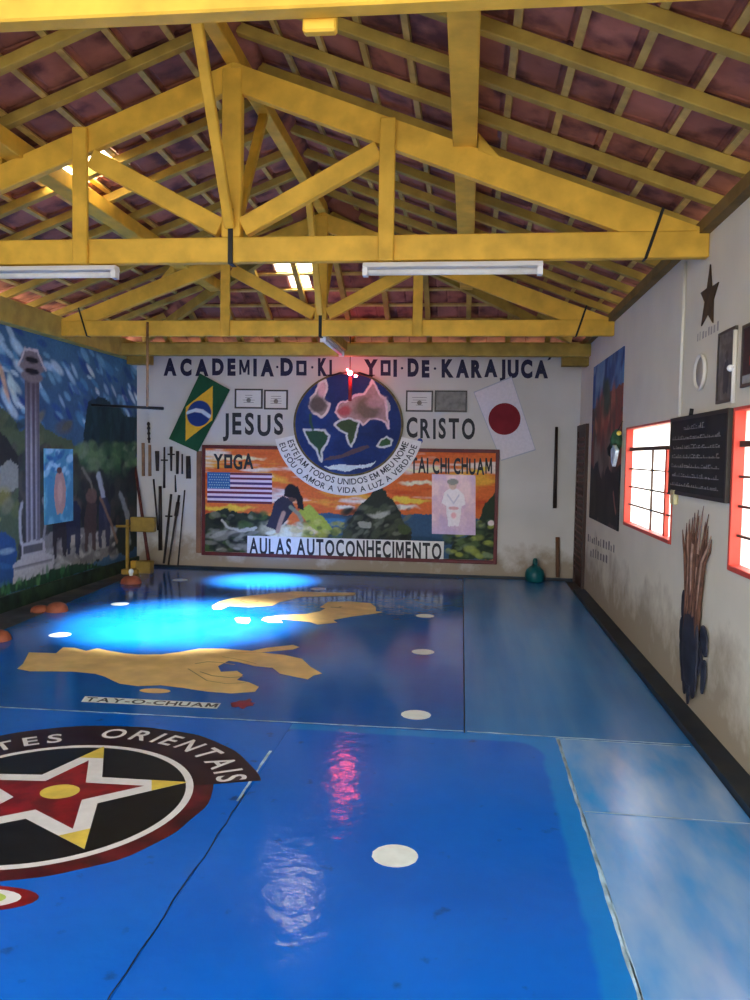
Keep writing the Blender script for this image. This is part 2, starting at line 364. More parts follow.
# lettering: glyph outlines of the built-in font
_GL = {}
def glyph(ch, bold=.03):
    if (ch, bold) not in _GL:
        cu = bpy.data.curves.new('glyph', 'FONT'); cu.body = ch; cu.offset = bold; cu.resolution_u = 4
        o = bpy.data.objects.new('glyph', cu); COL.objects.link(o); dg = bpy.context.evaluated_depsgraph_get()
        me = o.evaluated_get(dg).to_mesh(); v = [(p.co.x, p.co.y) for p in me.vertices]; f = [tuple(p.vertices) for p in me.polygons]
        bpy.data.objects.remove(o); bpy.data.curves.remove(cu)
        xs = [p[0] for p in v]; _GL[(ch, bold)] = ([(x-min(xs), y) for x, y in v], f, max(xs)-min(xs))
    return _GL[(ch, bold)]
def square_o():
    w, h, t = .62, .70, .17
    v = [(0, 0), (w, 0), (w, h), (0, h), (t, t), (w-t, t), (w-t, h-t), (t, h-t)]
    return v, [(0, 1, 5, 4), (1, 2, 6, 5), (2, 3, 7, 6), (3, 0, 4, 7)], w
def letter_m():
    w, h, t = .66, .70, .135
    q = [[(0, 0), (t, 0), (t, h), (0, h)], [(w-t, 0), (w, 0), (w, h), (w-t, h)], [(0, h), (w/2-t*.55, .10), (w/2+t*.55, .10), (t*1.15, h)], [(w-t*1.15, h), (w/2-t*.55, .10), (w/2+t*.55, .10), (w, h)]]
    return [p for k in q for p in k], [tuple(range(4*i, 4*i+4)) for i in range(4)], w
def layout(txt, bold=.03, gap=.13, sqo=False):
    x = 0; out = []
    for ch in txt:
        if ch == ' ': x += .32; continue
        v, f, w = square_o() if (ch == 'O' and sqo) else letter_m() if (ch == 'M' and bold > .01) else glyph(ch, bold)
        out.append((x, w, v, f)); x += w+gap
    return out, x-gap
CAP = .70
def lettering(mb, txt, fn, bold=.03, gap=.13, sqo=False, jit=0.):
    """fn(a, b): a along the word 0..1, b cap height 0..1 -> xyz"""
    L_, w = layout(txt, bold, gap, sqo); r = random.Random(len(txt))
    for x, gw, v, f in L_:
        dy = r.uniform(-jit, jit); k = 1+r.uniform(-jit, jit)
        mb.add([fn((x+p[0])/w, p[1]/CAP*k+dy) for p in v], f)
def quadfn(bl, br, tl, tr, off=(0, 0, 0)):
    bl, br, tl, tr = map(np.array, (bl, br, tl, tr)); off = np.array(off)
    return lambda a, b: bl*(1-a)*(1-b)+br*a*(1-b)+tl*(1-a)*b+tr*a*b+off
def arclettering(mb, txt, c, rad, h, a0, a1, place, flip=False, bold=.02, gap=.14):
    """letters on an arc from angle a0 to a1; flip: tops point to the centre"""
    L_, w = layout(txt, bold, gap); k = abs(a1-a0)*rad/w
    for x, gw, v, f in L_:
        am = a0+(a1-a0)*(x+gw/2)/w; ca, sa = math.cos(am), math.sin(am)
        up = (-ca, -sa) if flip else (ca, sa); ri = (up[1], -up[0])
        q = []
        for p in v:
            dx = (p[0]-gw/2)*k; dy = p[1]/CAP*h
            q.append(place(c[0]+rad*ca+ri[0]*dx+up[0]*dy, c[1]+rad*sa+ri[1]*dx+up[1]*dy))
        mb.add(q, f)

# ================================================================== the room
YF = -1.0                                     # open to the yard; unseen walls and roof added out to here to cut daylight
floor = MB().box((-4.6, -6, -.06), (1.7, 10.3, -.015)).build('floor', CONC, kind='structure')
yard = MB().box((-30, -30, -.2), (30, 45, -.07)).build('yard_ground', GRND, kind='structure')
wall_back = MB().box((XL-.2, D, -.06), (XR+.16, D+.18, 2.80)).build('wall_back', WALLB, kind='structure')
wall_left = MB().box((XL-.18, YF, -.06), (XL, D, 2.80)).build('wall_left', WALLO, kind='structure')
WT = .16
WIN = [(5.47, 7.10), (2.62, 4.30)]; WZ0, WZ1 = .945, 1.775
mb = MB(); ys = [YF, 2.62, 4.30, 5.47, 7.10, D]
for i in range(5):
    if i in (1, 3):
        mb.box((XR, ys[i], -.06), (XR+WT, ys[i+1], WZ0)); mb.box((XR, ys[i], WZ1), (XR+WT, ys[i+1], 2.80))
    else: mb.box((XR, ys[i], -.06), (XR+WT, ys[i+1], 2.80))
wall_right = mb.build('wall_right', WALLR, kind='structure')
bm = bmesh.new(); bm.from_mesh(wall_right.data); bmesh.ops.remove_doubles(bm, verts=bm.verts, dist=1e-4); bm.to_mesh(wall_right.data); bm.free()
MB().box((XR-.125, YF, -.03), (XR, 9.2, .035)).build('baseboard_right', KERB, kind='structure')
MB().box((XL, YF, -.02), (XL+.035, D, .13)).build('baseboard_left', mk('dark_green_skirting', (.012, .03, .02), rough=.7, var=.6, scale=7, dark=(.03, .07, .03), dscale=5, damt=.7), kind='structure')
MB().box((XL, D-.03, -.02), (XR, D, .03)).build('baseboard_back', KERB, kind='structure')

def window(n, y0, y1, bars, stile):
    e = empty('window_%d' % n, (XR, (y0+y1)/2, WZ0), kind='structure')
    f = MB(); t = .028
    f.box((XR-.006, y1-t, WZ0), (XR+WT, y1, WZ1)).box((XR-.006, y0, WZ0), (XR+WT, y0+t, WZ1))
    f.box((XR-.012, y0+t, WZ0), (XR+WT, y1-t, WZ0+t)).box((XR-.006, y0+t, WZ1-t*.6), (XR+WT, y1-t, WZ1))
    f.build('window_frame', REDF, e, bevel=.003)
    xs = XR+.036; b = MB(); H_ = WZ1-WZ0
    b.box((xs-.012, y0+t, 1.575), (xs+.012, y1-t, 1.605))
    for k in (1, 2, 3):
        z = WZ0+t+(1.575-WZ0-t)*k/4; b.box((xs-.008, y0+t, z-.006), (xs+.008, y1-t, z+.006))
    for y in bars: b.box((xs-.008, y-.007, WZ0+t), (xs+.008, y+.007, 1.575))
    b.build('window_bars', BARM, e)
    if stile: MB().box((xs-.015, stile-.025, WZ0+t), (xs+.015, stile+.025, 1.575)).build('window_stile', REDF, e)
    MB().box((xs+.013, y0+t, WZ0+t), (xs+.017, y1-t, WZ1-t*.6)).build('window_pane', PANE, e)
window(1, *WIN[0], bars=(6.25,), stile=5.78)
window(2, *WIN[1], bars=(3.85, 3.4, 2.95), stile=None)

# door in the far right corner
e = empty('door_1', (XR-.02, 9.62, 0), kind='structure')
MB().box((XR-.035, 9.27, 0), (XR-.001, 9.34, 1.90)).box((XR-.035, 9.93, 0), (XR-.001, 10.0, 1.90)).box((XR-.035, 9.34, 1.83), (XR-.001, 9.93, 1.90)).build('door_frame', BRWN, e)
MB().box((XR-.02, 9.34, .01), (XR-.004, 9.93, 1.83)).build('door_leaf', BRWN, e)
sl = MB()
for k in range(22): sl.beam((XR-.027, 9.36, .2+k*.073), (XR-.027, 9.91, .2+k*.073), .012, .04, side=(1, 0, .6))
sl.build('door_slats', mk('red_brown_slat', (.14, .055, .045), rough=.6, var=.3), e)

# ------------------------------------------------------------------ roof frame of reference
RX, YH, AZ, SL = -1.47, 7.9, 3.86, .382       # ridge x, ridge end (hip), underside of purlins, slope
HB = D-YH; SB = SL*(XR-RX)/HB; KH = HB/(XR-RX)
th = math.atan(SL); tb = math.atan(SB)
class Slope:
    def __init__(s, kind):
        s.kind = kind
        if kind == 'back': s.d = Vector((0, math.cos(tb), -math.sin(tb))); s.n = Vector((0, math.sin(tb), math.cos(tb))); s.o = Vector((RX, YH, AZ)); s.w = Vector((1, 0, 0)); s.c = math.cos(tb)
        else:
            g = 1 if kind == 'right' else -1
            s.d = Vector((g*math.cos(th), 0, -math.sin(th))); s.n = Vector((g*math.sin(th), 0, math.cos(th))); s.o = Vector((RX, 0, AZ)); s.w = Vector((0, 1, 0)); s.c = math.cos(th)
    def P(s, d, w, n): return s.o+s.d*d+s.w*w+s.n*n
    def bar(s, mb, d0, d1, w0, w1, n0, n1):
        return mb.hexa([s.P(d0, w0, n0), s.P(d1, w0, n0), s.P(d1, w1, n0), s.P(d0, w1, n0), s.P(d0, w0, n1), s.P(d1, w0, n1), s.P(d1, w1, n1), s.P(d0, w1, n1)])
SLOPES = {k: Slope(k) for k in ('right', 'left', 'back')}
REACH = {'right': (XR-RX+.28)/math.cos(th), 'left': (RX-XL+.28)/math.cos(th), 'back': (HB+.3)/math.cos(tb)}
ORD = ['first', 'second', 'third', 'fourth', 'fifth', 'sixth', 'seventh', 'eighth', 'ninth', 'tenth', 'eleventh', 'twelfth', 'thirteenth', 'fourteenth']

# trusses, each one thing with its members
def truss(Y, label, zt=2.666, behind=False):
    e = empty('roof_truss', (RX, Y, 2.68), label, 'roof truss', 'yellow timber trusses across the hall')
    def bld(name, mb, mt=YEL, **k): return mb.build(name, mt, e, bevel=.006, **k)
    z0, z1 = zt, 2.818; TH = .032
    bld('tie_beam', MB().box((XL+.13, Y-TH, z0), (XR-.002, Y+TH, z1)))
    for g, xe in ((1, XR-.01), (-1, XL+.13)):
        ax, az = RX+g*.05, AZ; run = abs(xe-RX)
        top = lambda x: AZ-SL*abs(x-RX)
        xb = RX+g*(AZ-.16-z1)/SL               # where the rafter's underside meets the tie
        pts = [(RX, Y-.04, AZ), (xe, Y-.04, max(top(xe), z1+.001)), (xe, Y-.04, z1), (xb, Y-.04, z1), (RX, Y-.04, AZ-.165)]; pts = [(q[0], Y-.03, q[2]) for q in pts]
        bld('principal_rafter', MB().poly(pts, (0, .06, 0)))
    bld('king_post', MB().box((RX-.06, Y-.036, z1), (RX+.06, Y+.036, AZ-.035)))
    for g in (-1, 1):
        xq = RX+g*(1.035 if behind else .955); ya, yb = (Y+TH+.001, Y+TH+.036) if behind else (Y-TH-.036, Y-TH-.001)
        bld('queen_post', MB().box((xq-.047, ya, z0-(.03 if behind else .008)), (xq+.047, yb, AZ-SL*.955-.005)))
        bld('brace', MB().beam((RX+g*.07, Y, z1+.06), (RX+g*.90, Y, AZ-SL*.90-.20), .07, .115, side=(0, 1, 0)))
        mb = MB(); a = (RX, Y+g*.05, z1+.05); b = (RX, Y+g*.72, AZ-.01)
        bld('ridge_brace', mb.beam(a, b, .06, .045, side=(1, 0, 0)))
    k = MB().box((RX-.016, Y-.043, z0-.012), (RX+.016, Y-.0365, z1+.17)).box((RX-.016, Y-.043, z0-.012), (RX+.016, Y+.05, z0-.006))
    bld('king_post_strap', k, STEEL, label='black steel strap at the king post foot')
    for g, xs in ((1, 1.04), (-1, XL+.36)):
        bld('heel_strap', MB().beam((xs-g*.05, Y-.037, z0-.005), (xs+g*.04, Y-.037, z1+.13), .008, .018, side=(0, 1, 0)).beam((xs-g*.05, Y-.038, z0-.004), (xs-g*.05, Y+.038, z0-.004), .018, .008), STEEL)
    for g in (-1, 1):                          # wedge that stops the purlin from rolling down
        x0 = RX+g*1.41; x1 = x0+g*.075; x2 = x0+g*.22; tp = lambda x: AZ-SL*abs(x-RX)
        bld('purlin_cleat', MB().poly([(x1, Y-.035, tp(x1)+.001), (x2, Y-.035, tp(x2)+.001), (x1, Y-.035, tp(x1)+.11)], (0, .07, 0)))
    return e
truss(2.21, 'bright yellow timber truss over the open front, cut by the top of the photo', 2.695, True)
truss(4.88, 'middle yellow timber truss with the two fluorescent battens under its tie beam')
truss(7.88, 'farther yellow timber truss in front of the lettered white wall')
def one(name, mb, mt, label, cat, group=None, **k): return tag(mb.build(name, mt, **k), label, cat, group)
def centred(mb): v = np.array(mb.v); return (v.min(0)+v.max(0))/2
for g, nm in ((1, 'right'), (-1, 'left')):
    x = RX+g*1.41; z = AZ-SL*1.41
    mb = MB().hexa([(x-.07, 1.6, z-g*.0-SL*.07), (x+.07, 1.6, z-SL*.07), (x+.07, 8.95, z-SL*.07), (x-.07, 8.95, z-SL*.07), (x-.07, 1.6, z+.115), (x+.07, 1.6, z+.115), (x+.07, 8.95, z+.115), (x-.07, 8.95, z+.115)])
    mb.v = [(p[0], p[1], p[2]+(.027*1 if p[2] < z else 0)) for p in mb.v]
    one('purlin', mb, YEL, 'thick yellow purlin running lengthwise under the %s roof slope' % nm, 'purlin', 'yellow roof purlins', loc=centred(mb), bevel=.006)
mb = MB().box((RX-.045, 1.6, AZ-.005), (RX+.045, YH+.03, AZ+.125)); one('ridge_beam', mb, YEL, 'yellow ridge beam along the peak of the tiled roof', 'ridge beam', loc=centred(mb), bevel=.006)
for g, xw, nm in ((1, XR, 'right'), (-1, XL, 'left')):
    mb = MB().box((xw-.06, -.8, 2.80), (xw+.1, D-.1, 2.87)) if g > 0 else MB().box((XL+.001, -.8, 2.645), (XL+.13, D-.1, 2.86))
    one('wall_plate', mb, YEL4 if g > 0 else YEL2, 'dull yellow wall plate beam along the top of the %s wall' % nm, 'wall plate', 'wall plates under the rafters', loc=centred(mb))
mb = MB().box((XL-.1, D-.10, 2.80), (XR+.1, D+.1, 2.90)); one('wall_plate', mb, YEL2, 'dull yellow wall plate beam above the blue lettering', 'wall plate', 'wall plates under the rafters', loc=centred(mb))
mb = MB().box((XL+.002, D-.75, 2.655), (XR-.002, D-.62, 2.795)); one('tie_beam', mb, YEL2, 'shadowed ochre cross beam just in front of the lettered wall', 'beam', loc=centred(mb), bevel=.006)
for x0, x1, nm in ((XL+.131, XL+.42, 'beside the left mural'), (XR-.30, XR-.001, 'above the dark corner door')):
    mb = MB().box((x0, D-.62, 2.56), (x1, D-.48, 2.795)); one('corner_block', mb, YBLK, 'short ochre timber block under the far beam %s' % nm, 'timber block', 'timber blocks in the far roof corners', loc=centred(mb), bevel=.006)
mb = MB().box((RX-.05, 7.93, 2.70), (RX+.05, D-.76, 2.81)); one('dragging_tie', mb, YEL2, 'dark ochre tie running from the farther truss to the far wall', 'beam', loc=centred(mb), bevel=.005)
for g, nm in ((1, 'right'), (-1, 'left')):
    xc = XR if g > 0 else XL
    mb = MB().beam((RX+g*.06, YH+.06, AZ-.03), (xc-g*.16, D-.16, 2.94), .06, .13)
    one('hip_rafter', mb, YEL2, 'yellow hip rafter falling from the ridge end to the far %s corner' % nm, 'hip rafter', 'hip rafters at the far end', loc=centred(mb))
# common rafters
TOPN = {'R': (.11, .172), 'B': (.172, .193), 'T': .196}
NB = {2.21: 'front beam', 4.88: 'middle truss', 7.88: 'farther truss'}
def rafter_label(y, nm, cnt):
    base = max([t for t in NB if t < y], default=None)
    if base is None: return 'yellow rafter of the %s slope in front of the front beam' % nm
    cnt[base] = cnt.get(base, -1)+1
    return '%s yellow rafter behind the %s on the %s roof slope' % (ORD[cnt[base]], NB[base], nm)
for nm in ('right', 'left'):
    s = SLOPES[nm]; cnt = {}
    for k in range(17):
        y = 4.72+.48*(k-5)
        if y > 9.7 or abs(y-4.88) < .0: continue
        d0 = .03 if y < YH else (y-YH)/KH/s.c+.06
        d1 = REACH[nm]-.12
        if d1-d0 < .3: continue
        mb = MB(); s.bar(mb, d0, d1, y-.029, y+.029, *TOPN['R'])
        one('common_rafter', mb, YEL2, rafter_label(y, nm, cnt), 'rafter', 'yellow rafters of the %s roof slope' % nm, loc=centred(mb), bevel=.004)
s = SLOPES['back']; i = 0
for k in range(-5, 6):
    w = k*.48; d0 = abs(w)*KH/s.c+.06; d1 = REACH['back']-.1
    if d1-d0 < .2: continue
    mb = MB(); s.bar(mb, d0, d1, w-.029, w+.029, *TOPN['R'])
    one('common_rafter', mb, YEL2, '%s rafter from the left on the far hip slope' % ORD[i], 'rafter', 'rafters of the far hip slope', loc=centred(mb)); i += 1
# battens and tiles
def d_batten(k): return (.255+.265*k)/math.cos(th)
TILES = []
for nm in ('right', 'left', 'back'):
    s = SLOPES[nm]; k = 0
    while d_batten(k) < REACH[nm]:
        d = d_batten(k); mb = MB()
        if nm == 'back':
            hw = d*s.c/KH; s.bar(mb, d-.018, d+.018, -hw+.03, hw-.03, *TOPN['B'])
        else: s.bar(mb, d-.018, d+.018, -.8, YH+d*s.c*KH-.03, *TOPN['B'])
        one('tile_batten', mb, YEL3, 'pale yellow tile batten on the %s slope, %s down from the ridge' % ('far hip' if nm == 'back' else nm, ORD[k]), 'batten', 'tile battens on the %s roof slope' % ('far hip' if nm == 'back' else nm), loc=centred(mb))
        # the row of tiles whose upper end hangs on the batten above and whose lower end rests on this one
        dc = d-.285*.5
        if nm == 'back':
            hw = d*s.c/KH; n = int(2*hw/.24)+2; TILES += [(nm, dc, (j-(n-1)/2)*.24, .24) for j in range(n)]
        else:
            lim = YH+d*s.c*KH+.06; w = 4.72-12*.48+.24  # first tiles lie on the unseen front roof added against the daylight
            while w-.24 < lim:
                if nm == 'left' and k in (4, 5) and 5.4 < w < 6.: TILES += [(nm, dc, w-.12, .24), (nm, dc, w+.12, .24)]
                elif w+.24 < lim: TILES.append((nm, dc, w, .48))
                else:
                    TILES.append((nm, dc, w-.12, .24))
                    if w < lim: TILES.append((nm, dc, w+.12, .24))
                w += .48
        k += 1
# one clay tile: a flat slab with raised side lips and a drip groove along its lower edge
def tile_mesh(wd):
    h = wd/2; xs = [(-.16, 0), (.085, .010), (.095, .018), (.110, .018), (.120, .011), (.16, .013)]
    wsx = [(-h-.008, .010), (-h+.014, .010), (-h+.024, 0.), (0, .003), (h-.024, 0.), (h-.014, -.004), (h+.006, -.004)]
    vs = []; nx, nw = len(xs), len(wsx)
    for t in (0, .014):
        for x, dz in xs:
            for w, n in wsx: vs.append((x, w, n+dz+t))
    I = lambda t, i, j: t*nx*nw+i*nw+j
    fs = []
    for i in range(nx-1):
        for j in range(nw-1): fs += [(I(0, i, j), I(0, i, j+1), I(0, i+1, j+1), I(0, i+1, j)), (I(1, i, j), I(1, i+1, j), I(1, i+1, j+1), I(1, i, j+1))]
    for i in range(nx-1):
        for j in (0, nw-1): fs.append((I(0, i, j), I(0, i+1, j), I(1, i+1, j), I(1, i, j)))
    for j in range(nw-1):
        for i in (0, nx-1): fs.append((I(0, i, j), I(1, i, j), I(1, i, j+1), I(0, i, j+1)))
    o = MB().add(vs, fs).build('roof_tile', TILE); me = o.data; bpy.data.objects.remove(o); return me
TME = {.48: tile_mesh(.48), .24: tile_mesh(.24)}
def tmat(nm, d, w, wd=0):
    s = SLOPES[nm]; y = s.n.cross(s.d); p = s.P(d, w, TOPN['T']); M = Matrix.Identity(4)
    for r in range(3): M[r][0], M[r][1], M[r][2], M[r][3] = s.d[r], y[r], s.n[r], p[r]
    return M
CLEAR = {}
def near(nm, d, w, pts): return any(q[0] == nm and abs(q[1]-d) < .14 and abs(q[2]-w) < .123 for q in pts)
rng = lambda x: (d_batten(x)-.1425)
SKY = []
for k, y in ((4, 5.56), (4, 5.80), (5, 5.80), (5, 5.56)): SKY.append(('left', d_batten(k)-.1425, y))
for (x, y) in ((-1.87, 8.80), (-1.87, 9.02), (-2.07, 8.80), (-2.07, 9.02)): SKY.append(('back', (y-YH)/math.cos(tb), x-RX))
cands = []; clear = []
used = set()
for q in SKY:
    best = min((t for t in TILES if t[0] == q[0]), key=lambda t: (t[1]-q[1])**2+(t[2]-q[2])**2)
    if best not in used: used.add(best); clear.append(best)
CE = np.array([0, 0, H])
for t in TILES:
    if t in used: continue
    M = tmat(*t); p = np.array(M.translation); q = p-CE; dp = q@CF
    if dp <= .3: cands.append((9e9, t, M)); continue
    px, py = 375+F*(q@CR)/dp, 500-F*(q@CU)/dp
    vis = -20 < px < 770 and -15 < py < 345
    cands.append((dp if vis else 1e6+dp, t, M))
cands.sort(key=lambda c: c[0])
rest = MB()
TVF = {k: ([v.co.copy() for v in q.vertices], [tuple(p.vertices) for p in q.polygons]) for k, q in TME.items()}
for i, (dp, t, M) in enumerate(cands):
    if i < 300:
        o = bpy.data.objects.new('roof_tile', TME[t[3]]); COL.objects.link(o); o.matrix_world = M
        nm = {'right': 'right', 'left': 'left', 'back': 'far hip'}[t[0]]
        tag(o, 'brown-red clay tile seen from below on the %s roof slope' % nm, 'roof tile', 'clay tiles of the %s roof slope' % nm)
    else: rest.add([M @ v for v in TVF[t[3]][0]], TVF[t[3]][1])
rest.tube([(RX, -.8, AZ+.20), (RX, YH, AZ+.20)], .12, 10)
for g in (1, -1): rest.tube([(RX, YH, AZ+.2), (RX+g*(XR-RX+.28), D+.22, AZ+.2-SL*(XR-RX+.28))], .11, 10)
o = rest.build('roof_tiles', TILE, kind='stuff'); tag(o, 'remaining brown-red clay tiles covering the far and outer roof', 'roof tiles')
place_ = {('left', 0): 'upper nearer one of four beside the near left queen post', ('left', 1): 'upper farther one of four beside the near left queen post', ('left', 2): 'lower farther one of four beside the near left queen post', ('left', 3): 'lower nearer one of four beside the near left queen post', ('back', 0): 'upper right of the four on the far hip slope', ('back', 1): 'lower right of the four on the far hip slope', ('back', 2): 'upper left of the four on the far hip slope', ('back', 3): 'lower left of the four on the far hip slope'}
cn = {}
for t in clear:
    o = bpy.data.objects.new('skylight_tile', TME[t[3]].copy()); o.data.materials.clear(); o.data.materials.append(GLASSTILE); COL.objects.link(o); o.matrix_world = tmat(*t)
    k = cn.get(t[0], 0); cn[t[0]] = k+1
    tag(o, 'bright translucent roof tile, %s' % place_[(t[0], k)], 'skylight', 'translucent skylight tiles')
# ================================================================== the mats
BLUE = (.001, .125, .62)
M_A = mat_floor('blue_mat_far', (.002, .095, .42), (.02, .20, .55), .35, .07, .35, (1, 1, 1), pscale=1.4)
M_B = mat_floor('worn_blue_mat_far', (.006, .165, .50), (.12, .36, .64), .45, .26, .8, (2.2, .16, 1), pscale=2.2, soft=True, scuff=0.)
M_C = mat_floor('bright_blue_mat', BLUE, (.01, .17, .70), .5, .055, .5, (1, 1, 1), pscale=1.2, scuff=.75, gloss=True)
M_C2 = mat_floor('bright_blue_mat_two_coats', BLUE, (.01, .17, .70), .5, .055, .5, (1, 1, 1), border=(.40, 4.22, .14, (.006, .21, .66)), pscale=1.2, scuff=.75, gloss=True)
M_D = mat_floor('scuffed_sheen_blue_mat', (.008, .27, .72), (.56, .68, .80), .7, .22, .9, (2.6, .8, 1), pscale=1.9, soft=True, scuff=0.)  # pale patches: scuffs together with window sheen painted into the colour
def mat(pts, m_, label):
    z0, z1 = -.0149, 0.
    mb = MB().hexa([(x, y, z0) for x, y in pts]+[(x, y, z1) for x, y in pts])
    c = centred(mb); c[2] = z0
    return tag(mb.build('training_mat', m_, loc=c), label, 'floor mat', 'blue painted training mats')
A = mat([(-3.68, 4.305), (.012, 4.345), (-.03, 9.99), (-4.05, 9.99)], M_A, 'largest blue mat at the far left, painted with three ochre arms')
B = mat([(.020, 4.345), (1.215, 4.325), (1.215, 9.99), (-.022, 9.99)], M_B, 'long worn greyish blue mat along the far right wall')
C1 = mat([(-3.45, .9), (-.940, .9), (-.940, 4.325), (-3.62, 4.297)], M_C, 'near left blue mat with the black star emblem')
C2 = mat([(-.938, .9), (.510, .9), (.510, 4.330), (-.938, 4.325)], M_C2, 'near middle bright blue mat with a single white dot')
D1 = mat([(.512, 3.420), (1.215, 3.407), (1.215, 4.318), (.512, 4.328)], M_D, 'short scuffed blue mat with painted pale sheen beside the right wall')
E1 = mat([(.512, .9), (1.215, .9), (1.215, 3.404), (.512, 3.417)], M_D, 'nearest scuffed blue mat with painted pale sheen at the bottom right')
def strip(parent, p, q, w, z=.0012):
    r = random.Random(int(p[0]*97+q[1]*31)); p = Vector((*p, z)); q = Vector((*q, z)); t = (q-p); L_ = t.length; t.normalize(); sd = Vector((-t.y, t.x, 0)); n = max(4, int(L_/.06))
    vs = []
    for i in range(n+1):
        c = p+t*L_*i/n; a = w*(.35+.65*r.random()); b = w*(.35+.65*r.random()); vs += [c-sd*a*.5, c+sd*b*.5]
    MB().add(vs, [(2*i, 2*i+2, 2*i+3, 2*i+1) for i in range(n)]).build('worn_edge', EDGE, parent, label='worn whitish edge of the mat')
strip(A, (-3.66, 4.312), (.01, 4.352), .022); strip(B, (.03, 4.352), (1.2, 4.332), .022)
strip(C2, (.511, .92), (.511, 4.325), .022); strip(D1, (.53, 3.427), (1.2, 3.415), .014); strip(D1, (.518, 3.43), (.518, 4.31), .010); strip(E1, (.519, .95), (.519, 3.40), .012)
strip(D1, (.54, 4.318), (1.2, 4.308), .016)
strip(C1, (-.955, 3.3), (-.955, 3.9), .02)
ZP = .0016
def dot(parent, px, py, r=.087):
    c = fl(px, py); n = 28
    MB().poly([(c[0]+r*math.cos(2*PI*k/n)*(1+.02*math.sin(3*k)), c[1]+r*math.sin(2*PI*k/n), ZP) for k in range(n)]).build('white_dot', DOTW, parent)
for p in ((120, 604), (60, 635), (180, 580), (318, 589), (425, 616), (423, 652), (416, 715)): dot(A, *p)
dot(C2, 395, 856)
def fpoly(pts, z=ZP): return [tuple(fl(*p)[:2])+(z,) for p in pts]
ARM1 = [(17, 669), (23, 664), (29, 652.5), (45, 653), (56, 653.5), (63, 647.5), (75, 648), (86, 651), (97, 648.5), (110, 651), (125, 653.5), (138, 654.7), (161, 654.7), (178.7, 652.3), (199, 648.8), (222.6, 648.8), (252, 651), (266.6, 648), (293, 645), (299.5, 647.3), (293, 649.7), (261, 652.6), (284, 655), (302, 659), (310.6, 667), (322, 673.7), (313.5, 675.8), (307.7, 679.6), (293, 676.7), (279.8, 673.7), (272.5, 668), (255, 666.4), (237, 662), (228.5, 661), (218, 666.4), (221, 672), (237, 671), (243, 675), (237, 680.2), (249, 682.5), (259, 687), (255, 692), (231.4, 693.7), (208, 692), (184.5, 688.4), (161, 685.5), (137.6, 686.3), (120, 684), (113, 681), (105, 677), (95, 674), (75, 672), (50, 671.5), (30, 671.5)]
z3 = lambda pl: [(200+x/3.75, 570+y/3.75) for x, y in pl]
ARM2 = z3([(45, 135), (70, 120), (120, 105), (200, 95), (300, 85), (360, 80), (480, 85), (580, 85), (585, 95), (480, 98), (380, 102), (300, 120), (270, 135), (180, 140), (110, 135), (80, 148), (50, 148)])
ARM3 = z3([(450, 140), (480, 120), (560, 118), (640, 125), (660, 140), (660, 155), (685, 158), (650, 165), (570, 175), (500, 188), (515, 198), (440, 205), (410, 195), (300, 185), (310, 198), (260, 198), (230, 188), (240, 178), (300, 170), (400, 165), (450, 155), (470, 145)])
BLOB = z3([(130, 182), (150, 178), (185, 180), (190, 190), (180, 202), (140, 198)])
MB().poly(fpoly(ARM1)).build('painted_arm', SKINP, A, label='big ochre painted arm and hand above the white strip')
MB().poly(fpoly(ARM2)).build('painted_arm', SKINP, A, label='long slim ochre painted arm farthest back')
MB().poly(fpoly(ARM3)).poly(fpoly(BLOB)).build('painted_arm', SKINP, A, label='ochre painted claw hand with curled fingers')
ZQ = .0026                                   # finger creases drawn over the ochre
def crease(px, w=.014):
    mb = MB()
    P = [Vector((*fl(*p)[:2], ZQ)) for p in px]
    for a, b in zip(P[:-1], P[1:]):
        t = (b-a).normalized(); s_ = Vector((-t.y, t.x, 0))*w*.5; mb.add([a-s_, b-s_, b+s_, a+s_], [(0, 1, 2, 3)])
    mb.build('painted_crease', OLIVEP, A)
crease([(195, 664), (208, 662), (222, 663), (235, 665)]); crease([(200, 672), (212, 676), (230, 678), (243, 677)]); crease([(188, 669), (196, 674), (207, 681), (226, 684), (246, 683)], .01)
crease([(222, 657), (240, 660), (256, 664)], .01); crease([(262, 653), (245, 653), (230, 652)], .008)
crease(z3([(150, 115), (180, 125), (220, 118)]), .02); crease(z3([(490, 140), (520, 142), (530, 138)]), .03)
c = fl(155, 691); MB().poly([(c[0]+.1*math.cos(k*PI/10), c[1]+.05*math.sin(k*PI/10), ZP) for k in range(20)]).build('painted_thumb_tip', SKINP, A)
MB().poly(fpoly([(81, 702), (85, 696.5), (221, 703.5), (217, 709)])).build('painted_strip', DOTW, A, label='narrow white strip with dark painted words')
mb = MB(); q = [tuple(fl(*p)[:2])+(ZQ,) for p in ((84, 701.5), (216, 708), (88, 697.5), (219, 704))]
lettering(mb, 'TAY-O-CHUAM', quadfn(*q), .02, .1); mb.build('painted_words', INK, A)
c = fl(243, 704); MB().poly([(c[0]+.06*math.cos(k*PI/9)*(1+.3*math.sin(k*2.3)), c[1]+.085*math.sin(k*PI/9)*(1+.3*math.cos(k*1.7)), ZP) for k in range(18)]).build('painted_flower', REDP, A, label='small red painted blot beside the words')

